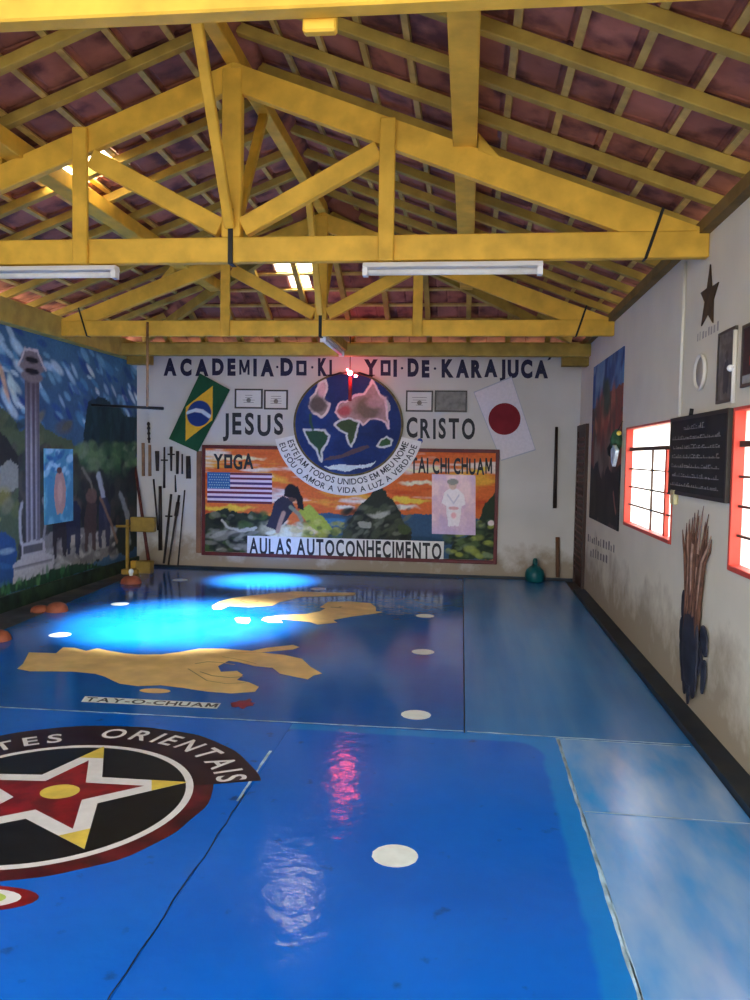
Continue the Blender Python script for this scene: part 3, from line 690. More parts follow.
# star emblem on the near left mat
EC = (-1.774, 3.214)
def disc(name, r0, r1, m_, z, a0=0., a1=2*PI, n=96, wob=0.):
    vs = []; r = random.Random(3)
    for k in range(n+1):
        a = a0+(a1-a0)*k/n; w = 1+wob*math.sin(7*a)+wob*.6*math.sin(17*a+1)
        vs += [(EC[0]+r0*math.cos(a), EC[1]+r0*math.sin(a), z), (EC[0]+r1*w*math.cos(a), EC[1]+r1*w*math.sin(a), z)]
    return MB().add(vs, [(2*k, 2*k+1, 2*k+3, 2*k+2) for k in range(n)]).build(name, m_, C1)
disc('emblem_rim', .61, .70, MAROON, ZP, wob=.008)
disc('emblem_lettering_band', .61, .915, mk('brown_black_paint', (.022, .006, .008), rough=.3, var=.5, scale=8), .0022, math.radians(20), math.radians(166), wob=.006)
disc('emblem_ring', .585, .618, WHITE, .0030); disc('emblem_field', 0.001, .590, BLACKP, .0026)
SC = (-1.765, 3.245); A0 = math.radians(21.5)
def star(R, k, z, name, m_, c=SC, rot=A0, only=None):
    p = []
    for i in range(10):
        r = R if i % 2 == 0 else R*k; a = rot+i*PI/5; p.append((c[0]+r*math.cos(a), c[1]+r*math.sin(a), z))
    return MB().poly(p).build(name, m_, C1)
star(.575, .42, .0034, 'emblem_white_star', WHITE); star(.385, .41, .0040, 'emblem_red_star', REDP)
mb = MB()
for i in (0, 1, 4):
    a = A0+i*2*PI/5; R, K = .575, .42; r2 = [SC[0]+R*math.cos(a), SC[1]+R*math.sin(a)]
    for g in (-1, 1): pass
    q = []
    for g in (-1, 1):
        b = a+g*PI/5; e_ = (SC[0]+R*K*math.cos(b), SC[1]+R*K*math.sin(b)); q.append((r2[0]+(e_[0]-r2[0])*.42, r2[1]+(e_[1]-r2[1])*.42, .0040))
    MB().add([q[0], (*r2, .0040), q[1]], [(0, 1, 2)]).build('emblem_star_tip', YELP, C1, label='yellow tip of the white star')
MB().poly([(SC[0]+.02+.085*math.cos(k*PI/12), SC[1]+.075+.075*math.sin(k*PI/12)-.05, .0046) for k in range(24)]).build('emblem_heart', YELP, C1, label='yellow oval at the star centre')
mb = MB(); arclettering(mb, 'ARTES', EC, .685, .125, math.radians(163), math.radians(113), lambda x, y: (x, y, .0034), bold=.015, gap=.2); mb.build('emblem_lettering', WHITE, C1, label='white word ARTES'); mb = MB()
arclettering(mb, 'ORIENTAIS', EC, .725, .135, math.radians(99), math.radians(21), lambda x, y: (x, y, .0034), bold=.015, gap=.2); mb.build('emblem_lettering', WHITE, C1, label='white word ORIENTAIS')
cL = fl(0, 902)
for k, (s_, m_, z) in enumerate(((1.0, REDP, ZP), (.76, WHITE, .0024), (.55, GREENP, .0030))):
    P = []
    for i in range(26):
        a = i*2*PI/26; rr = 1-.25*math.cos(2*a); P.append((cL[0]-.12+s_*.235*math.cos(a)*(1 if abs(a-PI) > 1 else .9), cL[1]+s_*.085*math.sin(a)+.06*math.cos(a)*s_*.5, z))
    MB().poly(P).build(('painted_flame', 'painted_flame_outline', 'painted_flame_core')[k], m_, C1)
# ragged dark crack in the near left seam
mb = MB(); r = random.Random(5); P = []
for i in range(26): P.append((-.9415+r.uniform(-.006, .006), 1.0+i*.095, .0016))
for a, b in zip(P[:-1], P[1:]): mb.beam(a, b, .004, .0008)
mb.build('seam_crack', BLACKP, C1)

# ================================================================== far wall
def wall_text(txt, x0, x1, yt0, yt1, yb0, yb1, m_, name='painted_lettering', bold=.03, sqo=False, gap=.13, off=-.0025, jit=.0, parent=None, label=None):
    o = np.array((0, off, 0)); mb = MB()
    lettering(mb, txt, quadfn(bk(x0, yb0), bk(x1, yb1), bk(x0, yt0), bk(x1, yt1), o), bold, gap, sqo, jit)
    return mb.build(name, m_, parent or wall_back, label=label)
ty = lambda x: (359.3+(x-164)*.0038, 374.2+(x-164)*.0065)
def title(txt, x0, x1, gap=.1):
    a, b = ty(x0), ty(x1); wall_text(txt, x0, x1, a[0], b[0], a[1], b[1], NAVY, bold=.062, sqo=txt != 'ACADEMIA', gap=gap, jit=.03, label='navy blue word %s in the wall title' % txt)
title('ACADEMIA', 163.6, 274, .24); title('DO', 280.5, 306.6, .2); title('KI', 318, 332, .2); title('YOI', 364, 397, .17); title('DE', 407.6, 429.5, .2); title('KARAJUCA', 441.6, 548, .14)
mb = MB()
for x in (277.3, 312.3, 402, 435): c = bk(x, 367+.01*(x-277)); mb.poly([(c[0]+.016*math.cos(k*PI/5), D-.0025, c[2]+.016*math.sin(k*PI/5)) for k in range(10)])
c = bk(549, 358); mb.poly([(c[0]-.02, D-.0025, c[2]-.03), (c[0]+.015, D-.0025, c[2]-.02), (c[0]+.05, D-.0025, c[2]+.045), (c[0]+.02, D-.0025, c[2]+.05)])
mb.build('painted_lettering', NAVY, wall_back, label='navy dots and accent of the wall title')
wall_text('JESUS', 222.8, 283.3, 414.2, 414.6, 434.0, 434.6, INK, bold=.03, gap=.17, jit=.04, label='dark grey word JESUS')
wall_text('CRISTO', 406.5, 475, 418.5, 419, 437.2, 438.2, INK, bold=.03, gap=.17, jit=.04, label='dark grey word CRISTO')
c = bk(420, 441); MB().poly([(c[0]+.035*math.cos(k*PI/6), D-.002, c[2]+.035*math.sin(k*PI/6)) for k in range(12)]).build('blue_blot', mk('blue_wall_blot', (.02, .05, .25)), wall_back, label='small blue dot under the word CRISTO')

# mural with its dark red frame
mp = lambda x, y: (bk(x, y)[0], bk(x, y)[2])
U0, U1, V0, V1 = -3.36, .345, .225, 1.555
mur = empty('framed_mural', (-1.5, D-.02, .19), 'long orange sunset mural in a dark red frame under the globe', 'mural')
cv = Canvas(U0, U1, V0, V1, .0095, (198, 98, 46), 1.3, mp)
n1 = vnoise(cv.u*.7, cv.v*3, 2.2, 11); n2 = vnoise(cv.u*.6, cv.v*4, 2.5, 23)
cv.blend(np.clip((n1-.55)*7, 0, 1), (235, 165, 60), .8); cv.blend(np.clip((n2-.6)*8, 0, 1), (235, 225, 205), .8); cv.blend(np.clip((.40-n1)*7, 0, 1), (175, 62, 30), .8)
for (x, y, ru, c) in ((262, 478, .14, (240, 230, 205)), (420, 483, .22, (240, 215, 180)), (410, 500, .25, (240, 190, 70)), (400, 508, .2, (235, 225, 200)), (240, 458, .3, (230, 205, 160)), (480, 470, .12, (240, 190, 50)), (345, 508, .1, (240, 220, 200)), (425, 470, .2, (240, 215, 170)), (225, 508, .35, (240, 180, 60))): cv.ell((x, y), ru, .03, c, .9, rag=.05, soft=.6)
cv.poly([(318, 513), (330, 512), (345, 515), (420, 514), (455, 515), (490, 520), (497, 560), (318, 560)], (48, 78, 105), rag=.02)
cv.ell((335, 522), .22, .05, (60, 110, 150), .9, soft=.4); cv.ell((420, 540), .3, .05, (35, 62, 85), .9, soft=.5)
# forest on the left
cv.poly([(205, 514), (215, 512), (228, 508), (240, 512), (252, 511), (262, 513), (275, 518), (300, 530), (310, 556), (203, 556)], (38, 46, 34), rag=.06)
cv.dabs((-3.35, -2.2, .25, .72), 120, .05, .035, [(62, 84, 40), (24, 30, 26), (88, 98, 66), (18, 22, 24), (110, 112, 96)], 4)
cv.dabs((-3.3, -2.6, .25, .5), 40, .08, .03, [(120, 118, 110), (20, 22, 24), (150, 148, 138)], 14)
cv.line([(222, 520), (228, 527), (240, 530), (256, 528)], .035, (170, 168, 155), .9, rag=.03)
# misty ground round the figure
cv.ell((292, 531), .36, .09, (205, 195, 160), .95, rag=.08, soft=.6); cv.dabs((-2.5, -1.9, .42, .62), 40, .06, .025, [(225, 215, 190), (190, 175, 120), (160, 150, 120)], 8)
cv.poly([(300, 510), (310, 505), (322, 515), (334, 530), (325, 535), (310, 525)], (150, 160, 60), rag=.03)
cv.dabs((-2.05, -1.55, .42, .66), 40, .05, .03, [(150, 150, 60), (70, 90, 45), (40, 52, 35), (185, 180, 100)], 9)
# crouching figure in dark clothes
cv.poly([(266, 526), (272, 512), (275, 502), (283, 496), (292, 500), (296, 508), (290, 516), (284, 524), (276, 530)], (46, 44, 56), rag=.02)
cv.ell((291, 491), .085, .085, (28, 26, 30), 1, rag=.02); cv.ell((293, 497), .055, .06, (92, 66, 56), 1); cv.poly([(284, 496), (288, 485), (298, 486), (303, 498), (304, 510), (298, 508), (296, 498)], (30, 28, 32), rag=.015)
cv.line([(284, 513), (281, 521), (278, 531)], .055, (165, 130, 112), .95); cv.line([(291, 507), (299, 514), (302, 520)], .05, (120, 130, 110), .9)
# dark rock in the middle
cv.poly([(343, 532), (350, 520), (356, 512), (364, 502), (371, 494), (378, 486), (384, 488), (390, 499), (397, 507), (403, 520), (412, 532), (410, 556), (340, 556)], (40, 46, 38), rag=.04)
cv.dabs((-1.55, -.72, .4, .85), 70, .06, .03, [(70, 78, 58), (22, 26, 24), (98, 104, 88), (60, 66, 50)], 6, ang=.6)
cv.ell((380, 514), .13, .035, (165, 165, 150), .85, rag=.05, soft=.5, ang=.3); cv.ell((366, 525), .07, .05, (150, 150, 135), .85, rag=.05); cv.ell((405, 530), .1, .07, (60, 74, 40), .9, rag=.05)
# right hand slope
cv.poly([(497, 490), (490, 497), (484, 505), (480, 517), (476, 530), (462, 538), (452, 548), (446, 560), (497, 560)], (36, 50, 34), rag=.05)
cv.dabs((-.25, .33, .25, .7), 90, .05, .03, [(74, 92, 56), (22, 30, 24), (105, 120, 90), (140, 150, 70)], 7)
cv.ell((491, 523), .04, .035, (225, 200, 200), .9)
cv.build('mural_picture', lambda u, v: (u, u*0+D-.0215, v), VM, mur, back=(0, .018, 0))
fr = MB()
a, b, c_, d_ = -3.40, .385, .175, 1.60; w = .045
fr.box((a, D-.034, c_), (a+w, D-.002, d_)).box((b-w, D-.034, c_), (b, D-.002, d_)).box((a+w, D-.034, c_), (b-w, D-.002, c_+w)).box((a+w, D-.034, d_-w), (-2.33, D-.002, d_)).box((-.72, D-.034, d_-w), (b-w, D-.002, d_))
fr.build('mural_frame', FRAMEB, mur, bevel=.004)
MB().box((a-.075, D-.02, .2), (a-.012, D-.002, 1.52)).build('frame_edge_board', mk('brown_edge_board', (.22, .11, .07), rough=.7, var=.3), mur)
wall_text('YOGA', 214, 254, 453.5, 454.5, 468, 468.8, INK, bold=.035, gap=.08, off=-.024, parent=mur, sqo=True, jit=.03, label='dark word YOGA')
wall_text('TAI CHI CHUAM', 411, 492, 457.5, 458.5, 472.5, 474, INK, bold=.03, gap=.1, off=-.024, parent=mur, jit=.03, label='dark words TAI CHI CHUAM')
o = np.array((0, -.0235, 0)); q = [bk(*p)+o for p in ((247.5, 554.8), (443.5, 560.3), (248, 535.5), (444, 541.3))]
MB().hexa([q[0]+(0, .002, 0), q[1]+(0, .002, 0), q[3]+(0, .002, 0), q[2]+(0, .002, 0), q[0]-(0, .003, 0), q[1]-(0, .003, 0), q[3]-(0, .003, 0), q[2]-(0, .003, 0)]).build('mural_strip', WHITE, mur, label='white strip with dark capital letters')
wall_text('AULAS AUTOCONHECIMENTO', 250, 441.5, 537.6, 543, 553.0, 558.6, INK, bold=.03, gap=.14, off=-.0285, parent=mur, jit=.03, label='dark words AULAS AUTOCONHECIMENTO')
# striped flag on the mural
cvf = Canvas(0, 1, 0, 1, .008, (196, 178, 190), 1.45)
for k in range(7): cvf.blend(((cvf.v*13).astype(int) == 2*k).astype(float), [(92, 40, 52), (70, 48, 92), (96, 40, 60)][k % 3])
cvf.blend(((cvf.u < .36) & (cvf.v > 6/13)).astype(float), (44, 88, 140))
rr = random.Random(2)
for i in range(9):
    for j in range(6): cvf.ell((.03+i*.037+(j % 2)*.012, .50+j*.085), .008, .017, (170, 200, 215), .8, raw=True)
qf = quadfn(bk(208, 502.5), bk(272.5, 504), bk(208, 472), bk(272.5, 473.2))
def bil(fn, off):
    def g(u, v):
        P = fn(u[..., None], v[..., None]); return P[..., 0], P[..., 1]*0+off, P[..., 2]
    return g
tag(cvf.build('striped_flag', bil(qf, D-.030), VG, loc=bk(240, 488)-(0, .03, 0), back=(0, .004, 0)), 'faded flag with red and white stripes and blue starred corner on the mural', 'flag')
# pinkish picture on the right of the mural
cvp = Canvas(0, 1, 0, 1, .012, (178, 138, 158), 1.35)
n1 = vnoise(cvp.u, cvp.v, 4, 3); cvp.blend(np.clip((n1-.5)*5, 0, 1), (200, 160, 165), .8); cvp.blend(np.clip((.45-n1)*5, 0, 1), (150, 120, 160), .7); cvp.blend(np.clip(.35-cvp.v, 0, .35)*2.2, (150, 130, 175), .9)
cvp.poly([(.28, .70), (.40, .76), (.58, .76), (.72, .68), (.78, .50), (.68, .46), (.66, .32), (.62, .14), (.38, .14), (.34, .32), (.32, .48), (.22, .52)], (205, 195, 200), .9, rag=.02)
cvp.ell((.48, .82), .09, .075, (165, 130, 120)); cvp.ell((.48, .88), .13, .055, (35, 30, 40)); cvp.ell((.50, .44), .12, .03, (170, 90, 100), .8); cvp.ell((.5, .32), .06, .05, (190, 90, 100), .7, soft=.5)
cvp.line([(.36, .66), (.5, .52), (.62, .66)], .03, (150, 140, 165), .7)
qp = quadfn(bk(432, 533.5), bk(475.5, 535), bk(432, 474), bk(475.5, 475.2))
tag(cvp.build('figure_poster', bil(qp, D-.030), VGL, loc=bk(454, 505)-(0, .03, 0), back=(0, .005, 0)), 'pinkish poster of a person in a white suit on the mural', 'poster')

# globe roundel with its motto band
GC = (-1.508, D, 1.885); GR = .665
glo = empty('globe_roundel', GC, 'round painted globe with a white motto band above the mural', 'roundel')
def ringmesh(r0, r1, y, a0=0, a1=2*PI, n=120, th=.006, sx=1.03, sz=.965):
    mb = MB(); vs = []
    for k in range(n+1):
        a = a0+(a1-a0)*k/n; c, s_ = math.cos(a)*sx, math.sin(a)*sz
        vs += [(GC[0]+r0*c, y, GC[2]+r0*s_), (GC[0]+r1*c, y, GC[2]+r1*s_), (GC[0]+r1*c, y+th, GC[2]+r1*s_)]
    f = []
    for k in range(n): f += [(3*k, 3*k+3, 3*k+4, 3*k+1), (3*k+1, 3*k+4, 3*k+5, 3*k+2)]
    return mb.add(vs, f)
gp = lambda x, y: (bk(x, y)[0], bk(x, y)[2])
g4 = lambda x, y: (270+x/4.6875, 340+y/4.6875)
cg = Canvas(GC[0]-.75, GC[0]+.75, GC[2]-.72, GC[2]+.72, .0085, (22, 44, 92), 1.35, lambda x, y: gp(*g4(x, y)))
n1 = vnoise(cg.u, cg.v, 2.5, 31); cg.blend(np.clip((n1-.5)*4, 0, 1), (30, 60, 118), .7); cg.blend(np.clip((.45-n1)*4, 0, 1), (14, 28, 66), .7)
def land(pl, c, rim=(190, 196, 196), w=.03, rag=.025): cg.poly(pl, c, 1, rag=rag); cg.line(pl+[pl[0]], w, rim, .9, rag=rag)
land([(240, 200), (262, 190), (268, 215), (258, 285), (285, 305), (270, 335), (240, 365), (205, 345), (187, 320), (190, 270), (215, 250)], (128, 120, 118), (196, 190, 190), .032)
cg.ell((228, 300), .12, .1, (70, 68, 66), .9, rag=.04, soft=.5); cg.ell((245, 235), .05, .1, (196, 160, 170), .8, rag=.03, soft=.5)
land([(160, 425), (210, 420), (255, 425), (280, 450), (270, 490), (245, 520), (247, 570), (238, 560), (222, 510), (190, 480)], (36, 70, 48), w=.026)
cg.line([(190, 350), (192, 390), (205, 420)], .035, (40, 72, 52), .9, rag=.02)
land([(310, 340), (330, 300), (370, 280), (400, 260), (440, 250), (470, 215), (480, 190), (495, 215), (512, 250), (540, 275), (552, 330), (556, 415), (540, 385), (500, 370), (470, 370), (440, 395), (420, 380), (405, 380), (370, 378), (340, 375)], (150, 124, 122), (206, 186, 190), .026)
cg.ell((455, 320), .17, .12, (92, 84, 70), .9, rag=.05, soft=.5); cg.ell((350, 335), .09, .07, (150, 60, 64), .85, rag=.04, soft=.5); cg.ell((500, 290), .12, .08, (170, 140, 140), .7, rag=.05, soft=.6)
cg.poly([(545, 275), (562, 300), (566, 330), (554, 340)], (170, 170, 168), .9, rag=.01)
land([(305, 400), (330, 378), (372, 372), (420, 385), (412, 430), (402, 470), (385, 502), (372, 490), (360, 440), (330, 425)], (52, 72, 44), w=.024)
land([(508, 495), (520, 465), (550, 452), (575, 470), (570, 490), (535, 500)], (48, 82, 50), w=.022)
cg.poly([(250, 565), (285, 545), (345, 535), (385, 515), (455, 490), (470, 500), (430, 522), (360, 548), (310, 560)], (84, 66, 66), .9, rag=.02)
cg.poly([(255, 590), (300, 590), (350, 582), (420, 590), (500, 565), (470, 590), (420, 605), (350, 615), (290, 610)], (190, 205, 222), .95, rag=.03)
kg = lambda u, v: ((u-GC[0])/1.03)**2+((v-GC[2])/.965)**2 < (GR-.005)**2
cg.build('globe_picture', lambda u, v: (u, u*0+D-.037, v), VM, glo, keep=kg)
ringmesh(GR-.014, GR+.012, D-.038, th=.03).build('globe_outline', mk('ochre_black_outline', (.10, .075, .02), rough=.5, var=.5, scale=14), glo)
ringmesh(GR+.012, GR+.262, D-.0372, math.radians(193), math.radians(347), th=.005).build('motto_band', WHITE, glo, label='white band of dark motto words round the globe foot')
pl = lambda x, z: (GC[0]+(x-GC[0])*1.03, D-.0388, GC[2]+(z-GC[2])*.965)
mb = MB(); arclettering(mb, 'ESTEJAM TODOS UNIDOS EM MEU NOME', (GC[0], GC[2]), GR+.118, .078, math.radians(197), math.radians(343), pl, flip=True, bold=.012, gap=.13)
arclettering(mb, 'EU SOU O AMOR A VIDA A LUZ A VERDADE', (GC[0], GC[2]), GR+.228, .074, math.radians(197.5), math.radians(342.5), pl, flip=True, bold=.012, gap=.13)
mb.build('motto_lettering', INK, glo)

# flags
qb = quadfn(bk(170, 439), bk(199, 452), bk(201, 373.6), bk(231, 390))
cb = Canvas(0, 1, 0, 1, .007, (24, 72, 46), 1.3)
n1 = vnoise(cb.u, cb.v, 3, 5); cb.blend(np.clip((n1-.5)*4, 0, 1), (18, 56, 36), .6)
cb.poly([(.5, .93), (.95, .5), (.5, .07), (.05, .5)], (206, 160, 42)); cb.ell((.5, .5), .36, .185, (28, 52, 112), soft=.06); cb.line([(.17, .44), (.35, .52), (.55, .55), (.83, .53)], .055, (175, 190, 205), .95)
tag(cb.build('green_flag', bil(qb, D-.042), VG, loc=bk(200, 412)-(0, .042, 0), back=(0, .004, 0)), 'tilted green flag with yellow diamond and blue disc left of JESUS', 'flag')
qj = quadfn(bk(501, 461), bk(535.8, 450.2), bk(473.4, 392), bk(511.6, 376.4))
cj = Canvas(0, 1, 0, 1, .01, (172, 168, 174), 1.75)
cj.blend(((cj.u < .02) | (cj.u > .98) | (cj.v < .012) | (cj.v > .988)).astype(float), (120, 128, 140), .8)
tag(cj.build('white_flag', bil(qj, D-.012), VG, loc=bk(505, 420)-(0, .012, 0), back=(0, .004, 0)), 'tilted white flag with a dark red disc beside the word CRISTO', 'flag')
jf = bpy.data.objects['white_flag']; c = bk(504.4, 419)
MB().poly([(c[0]+.195*math.cos(k*PI/24), D-.0135, c[2]+.195*math.sin(k*PI/24)) for k in range(48)], (0, .001, 0)).build('red_disc', mk('dark_red_cloth', (.20, .012, .02), rough=.8, var=.15), jf)
# framed certificates
def cert(p, label, m_, fm):
    (x0, y0), (x1, y1) = p; a = bk(x0, y1); b = bk(x1, y0); e = empty('framed_certificate', ((a[0]+b[0])/2, D, a[2]), label, 'certificate', 'framed certificates flanking the globe')
    w = .02; X0, X1, Z0, Z1 = a[0], b[0], a[2], b[2]
    MB().box((X0, D-.022, Z0), (X0+w, D-.001, Z1)).box((X1-w, D-.022, Z0), (X1, D-.001, Z1)).box((X0+w, D-.022, Z0), (X1-w, D-.001, Z0+w)).box((X0+w, D-.022, Z1-w), (X1-w, D-.001, Z1)).build('frame', fm, e)
    MB().box((X0+w, D-.012, Z0+w), (X1-w, D-.002, Z1-w)).build('sheet', m_, e)
    mb = MB(); r = random.Random(int(x0)); cx = (X0+X1)/2
    if m_ is PAPER:
        for k in range(4): hw = (X1-X0)*r.uniform(.12, .3); z = Z0+(Z1-Z0)*(.3+.12*k); mb.box((cx-hw, D-.0128, z), (cx+hw, D-.012, z+.006))
        mb.poly([(cx+.03*math.cos(k*PI/6), D-.0135, Z0+(Z1-Z0)*.42+.03*math.sin(k*PI/6)) for k in range(12)], (0, .001, 0)); mb.build('printed_lines', FADED, e)
FB = mk('dark_picture_frame', (.05, .045, .04), rough=.4)
cert(((235, 389), (263, 408.5)), 'framed white certificate, left one above the word JESUS', PAPER, FB)
cert(((264.3, 390), (288.2, 409.5)), 'framed certificate with grey seal, beside the globe above JESUS', PAPER, FB)
cert(((405.8, 390.7), (433.3, 411.7)), 'framed white certificate beside the globe above the word CRISTO', PAPER, FB)
cert(((434.5, 390.7), (467.4, 412)), 'dim grey framed picture above CRISTO next to the white flag', PAPERG, FB)

# staffs, blades and bats on the far wall's left end
def stick(name, p0, p1, r0, r1, m_, label, cat, off=.03, lean=0., extra=None, group='training weapons on the far wall'):
    a = bk(*p0)-np.array((0, off, 0)); b = bk(*p1)-np.array((0, off+lean, 0))
    mb = MB().tube([a, a*.5+b*.5, b], [r0, (r0+r1)/2, r1], 8)
    if extra: extra(mb, Vector(a), Vector(b))
    return tag(mb.build(name, m_, loc=b), label, cat, group)
def guard(mb, a, b): c = a.lerp(b, .32); mb.beam(c-Vector((.045, 0, 0)), c+Vector((.045, 0, 0)), .02, .02)
def knobs(mb, a, b):
    for t in (.1, .3, .55, .8): mb.sphere(a.lerp(b, t), .022, 6)
stick('training_bat', (144, 443), (144.3, 476), .022, .022, STICKT, 'tan wooden bat hanging nearest the left corner', 'bat')
stick('training_bat', (150.6, 445), (150.8, 476), .020, .022, STICKT, 'tan wooden bat hanging second from the left corner', 'bat')
stick('nunchaku', (149.3, 422), (150, 443), .014, .014, STICKD, 'dark nunchaku stick hanging above the second tan bat', 'nunchaku', off=.03, extra=knobs)
stick('short_club', (158, 451), (158.3, 471), .03, .022, STICKD, 'thick dark short club beside the tan bats', 'club')
stick('hanging_sword', (165.3, 447), (165, 488), .012, .017, STICKD, 'long thin dark sword hanging in the middle of the upper row', 'sword', extra=guard)
stick('sai', (172, 446.5), (172, 471), .02, .012, STICKD, 'short dark sai hanging right of the long sword', 'sai', extra=guard)
stick('training_knife', (178.4, 451), (178, 474), .022, .018, STICKD, 'dark training knife in the upper row with a stick below it', 'knife')
stick('short_rod', (176, 475), (176.5, 492), .008, .014, STICKD, 'short thin dark rod hung under the training knife', 'rod')
stick('thin_baton', (183, 454), (183, 474), .011, .011, STICKD, 'thin dark baton beside the thick club near the frame', 'baton')
stick('thick_club', (189, 456), (189.4, 478.5), .03, .034, STICKD, 'thick black club hanging closest to the mural frame', 'club')
stick('staff', (154.5, 479), (159.3, 530), .012, .012, STICKD, 'slim dark staff leaning at left of the lower row', 'staff', lean=.02)
stick('broad_staff', (161, 486), (161.2, 550), .022, .028, STICKD, 'broad dark staff in the lower row', 'staff')
stick('crossguard_sword', (172, 494), (167.5, 562), .016, .016, STICKD, 'long dark sword with crossguard leaning in the lower row', 'sword', lean=.10, extra=guard)
stick('knobbed_staff', (180, 495), (172.5, 564), .017, .012, STICKD, 'dark leaning staff with a thicker knobbed upper half', 'staff', lean=.12, extra=lambda mb, a, b: mb.tube([a.lerp(b, .1), a.lerp(b, .3)], .026, 8))
stick('thin_staff', (185.5, 490), (182, 564), .010, .010, STICKD, 'thinnest dark staff leaning closest to the mural frame', 'staff', lean=.12)
stick('red_staff', (136.5, 467), (158, 563), .018, .024, STICKR, 'long red-brown staff leaning in the left corner', 'staff', off=.04, lean=.25)
stick('wall_stick', (556.3, 427), (554.4, 508), .018, .024, STICKD, 'dark tapered stick hung upright beside the white flag', 'stick', group='loose sticks on the far right wall end')
stick('brown_stake', (557.3, 537), (557, 576), .025, .025, mk('brown_stake_wood', (.13, .06, .03)), 'short brown stake standing under the hung stick', 'stake', lean=.06, group='loose sticks on the far right wall end')
# teal bottle-shaped tub
c = bk(533.5, 577); e = empty('teal_jug', (c[0]-.0, D-.17, 0), 'small teal plastic jug on the floor by the far wall', 'jug')
MB().lathe([(.10, .0), (.115, .02), (.118, .09), (.105, .14), (.06, .185), (.03, .20), (.026, .205)], (c[0], D-.17, 0)).build('jug_body', TEAL, e)
MB().lathe([(.026, .205), (.03, .215), (.03, .26), (.018, .285)], (c[0], D-.17, 0)).build('jug_neck', TEAL, e)

# yellow practice dummy in the left corner
Yd = 9.45; tq = lambda x, y: un((x, y), 1, Yd)
c = tq(128, 565); e = empty('practice_stand', (c[0], Yd, 0), 'yellow wooden practice stand with arms in the left corner', 'practice stand')
p = tq(127.5, 545); MB().box((p[0]-.017, Yd-.017, .05), (p[0]+.017, Yd+.017, .66)).build('post', YBLK, e)
a, b = tq(113, 526), tq(131, 526); MB().tube([(a[0], Yd-.03, a[2]), (b[0], Yd-.03, b[2])], .016, 8).build('arm', YBLK, e)
a, b = tq(131, 531.5), tq(155, 517.5); MB().box((a[0], Yd-.03, a[2]), (b[0], Yd+.05, b[2])).build('head_block', YBLK, e, bevel=.008)
a, b = tq(120, 572), tq(137, 563); MB().box((a[0]+.04, Yd-.06, -.014), (b[0]+.03, Yd+.05, .05)).build('foot', YBLK, e, bevel=.005)
a, b = tq(137, 570), tq(151, 555); MB().box((b[0]-.19, Yd-.02, -.014), (b[0], Yd+.10, .15)).build('base_block', YBLK, e, bevel=.006)
a = fl(134, 571); MB().box((a[0]-.035, a[1]-.035, 0), (a[0]+.035, a[1]+.035, .13)).build('small_block', YEL, e, bevel=.006)

# terracotta domes along the left edge of the mats
def dome(px, py, label, r=.14, h=.10, knob=False, squash=1.):
    c = fl(px, py); e = empty('terracotta_dome', (c[0], c[1], -.015), label, 'dome', 'terracotta domes along the left mat edge')
    MB().lathe([(r, -.015), (r*1.0, .0), (r*.92, h*.45), (r*.7, h*.78), (r*.4, h*.95), (.015, h)], (c[0], c[1], 0), 22).build('dome_body', TERRA, e)
    if knob: MB().lathe([(.015, h-.01), (.022, h+.02), (.03, h+.045), (.022, h+.07), (.004, h+.08)], (c[0], c[1], 0), 12).build('knob', DOTW, e, label='whitish knob')
dome(57, 611, 'orange terracotta dome on the left mat edge below the painted column', r=.10, h=.085)
dome(40, 610, 'flatter dull terracotta dome beside the brighter orange one', r=.085, h=.045)
dome(131, 583, 'terracotta dome with whitish knob near the yellow practice stand', r=.12, h=.085, knob=True)
dome(-2, 640, 'terracotta dome cut by the left edge of the photo', r=.10, h=.08)

# ================================================================== painted left wall
YM = 1.5
lp = lambda x, y: (lf(x, y)[1], lf(x, y)[2])
r8 = lambda x, y: (x/3.125, 320+y/3.125)
cl = Canvas(YM+.02, D-.002, .131, 2.66, .0155, (50, 82, 106), 1.6, lambda x, y: lp(*r8(x, y)))
n1 = vnoise(cl.u, cl.v, 1.6, 41); cl.blend(np.clip((n1-.5)*5, 0, 1), (38, 66, 98), .8); cl.blend(np.clip((.45-n1)*4, 0, 1), (62, 104, 128), .8)
cl.dabs((YM, D, 1.75, 2.65), 420, .10, .035, [(150, 178, 190), (104, 150, 172), (30, 66, 120), (24, 52, 108), (176, 194, 200), (64, 118, 150)], 42, ang=-.5)
cl.dabs((7.0, 7.25, 2.0, 2.3), 8, .09, .03, [(196, 150, 110), (170, 190, 180)], 43, ang=-.8)
# hills
cl.poly([(YM, 1.95), (2.6, 2.2), (3.6, 1.75), (4.6, 2.1), (5.6, 1.8), (6.5, 2.05), (7.0, 1.92), (7.3, 1.70), (7.7, 1.78), (8.1, 1.62), (8.5, 1.5), (8.9, 1.3), (9.2, .4), (YM, .4)], (66, 78, 54), raw=True, rag=.1, sc=3)
cl.dabs((YM, 8.3, 1.1, 1.8), 130, .13, .05, [(84, 88, 58), (48, 62, 46), (104, 100, 70), (36, 46, 40), (76, 70, 62)], 44, ang=.5)
cl.poly([(6.6, 1.72), (6.95, 1.66), (7.15, 1.52), (7.32, 1.40), (7.3, 1.28), (6.9, 1.3), (6.6, 1.4)], (34, 36, 34), raw=True, rag=.05)
cl.poly([(6.5, 1.30), (6.95, 1.34), (7.15, 1.42), (7.3, 1.30), (7.25, 1.12), (6.5, 1.1)], (122, 122, 110), raw=True, rag=.05)
cl.dabs((YM, 7.25, .72, 1.12), 70, .10, .06, [(130, 122, 54), (150, 140, 70), (96, 98, 52), (110, 108, 84)], 45)
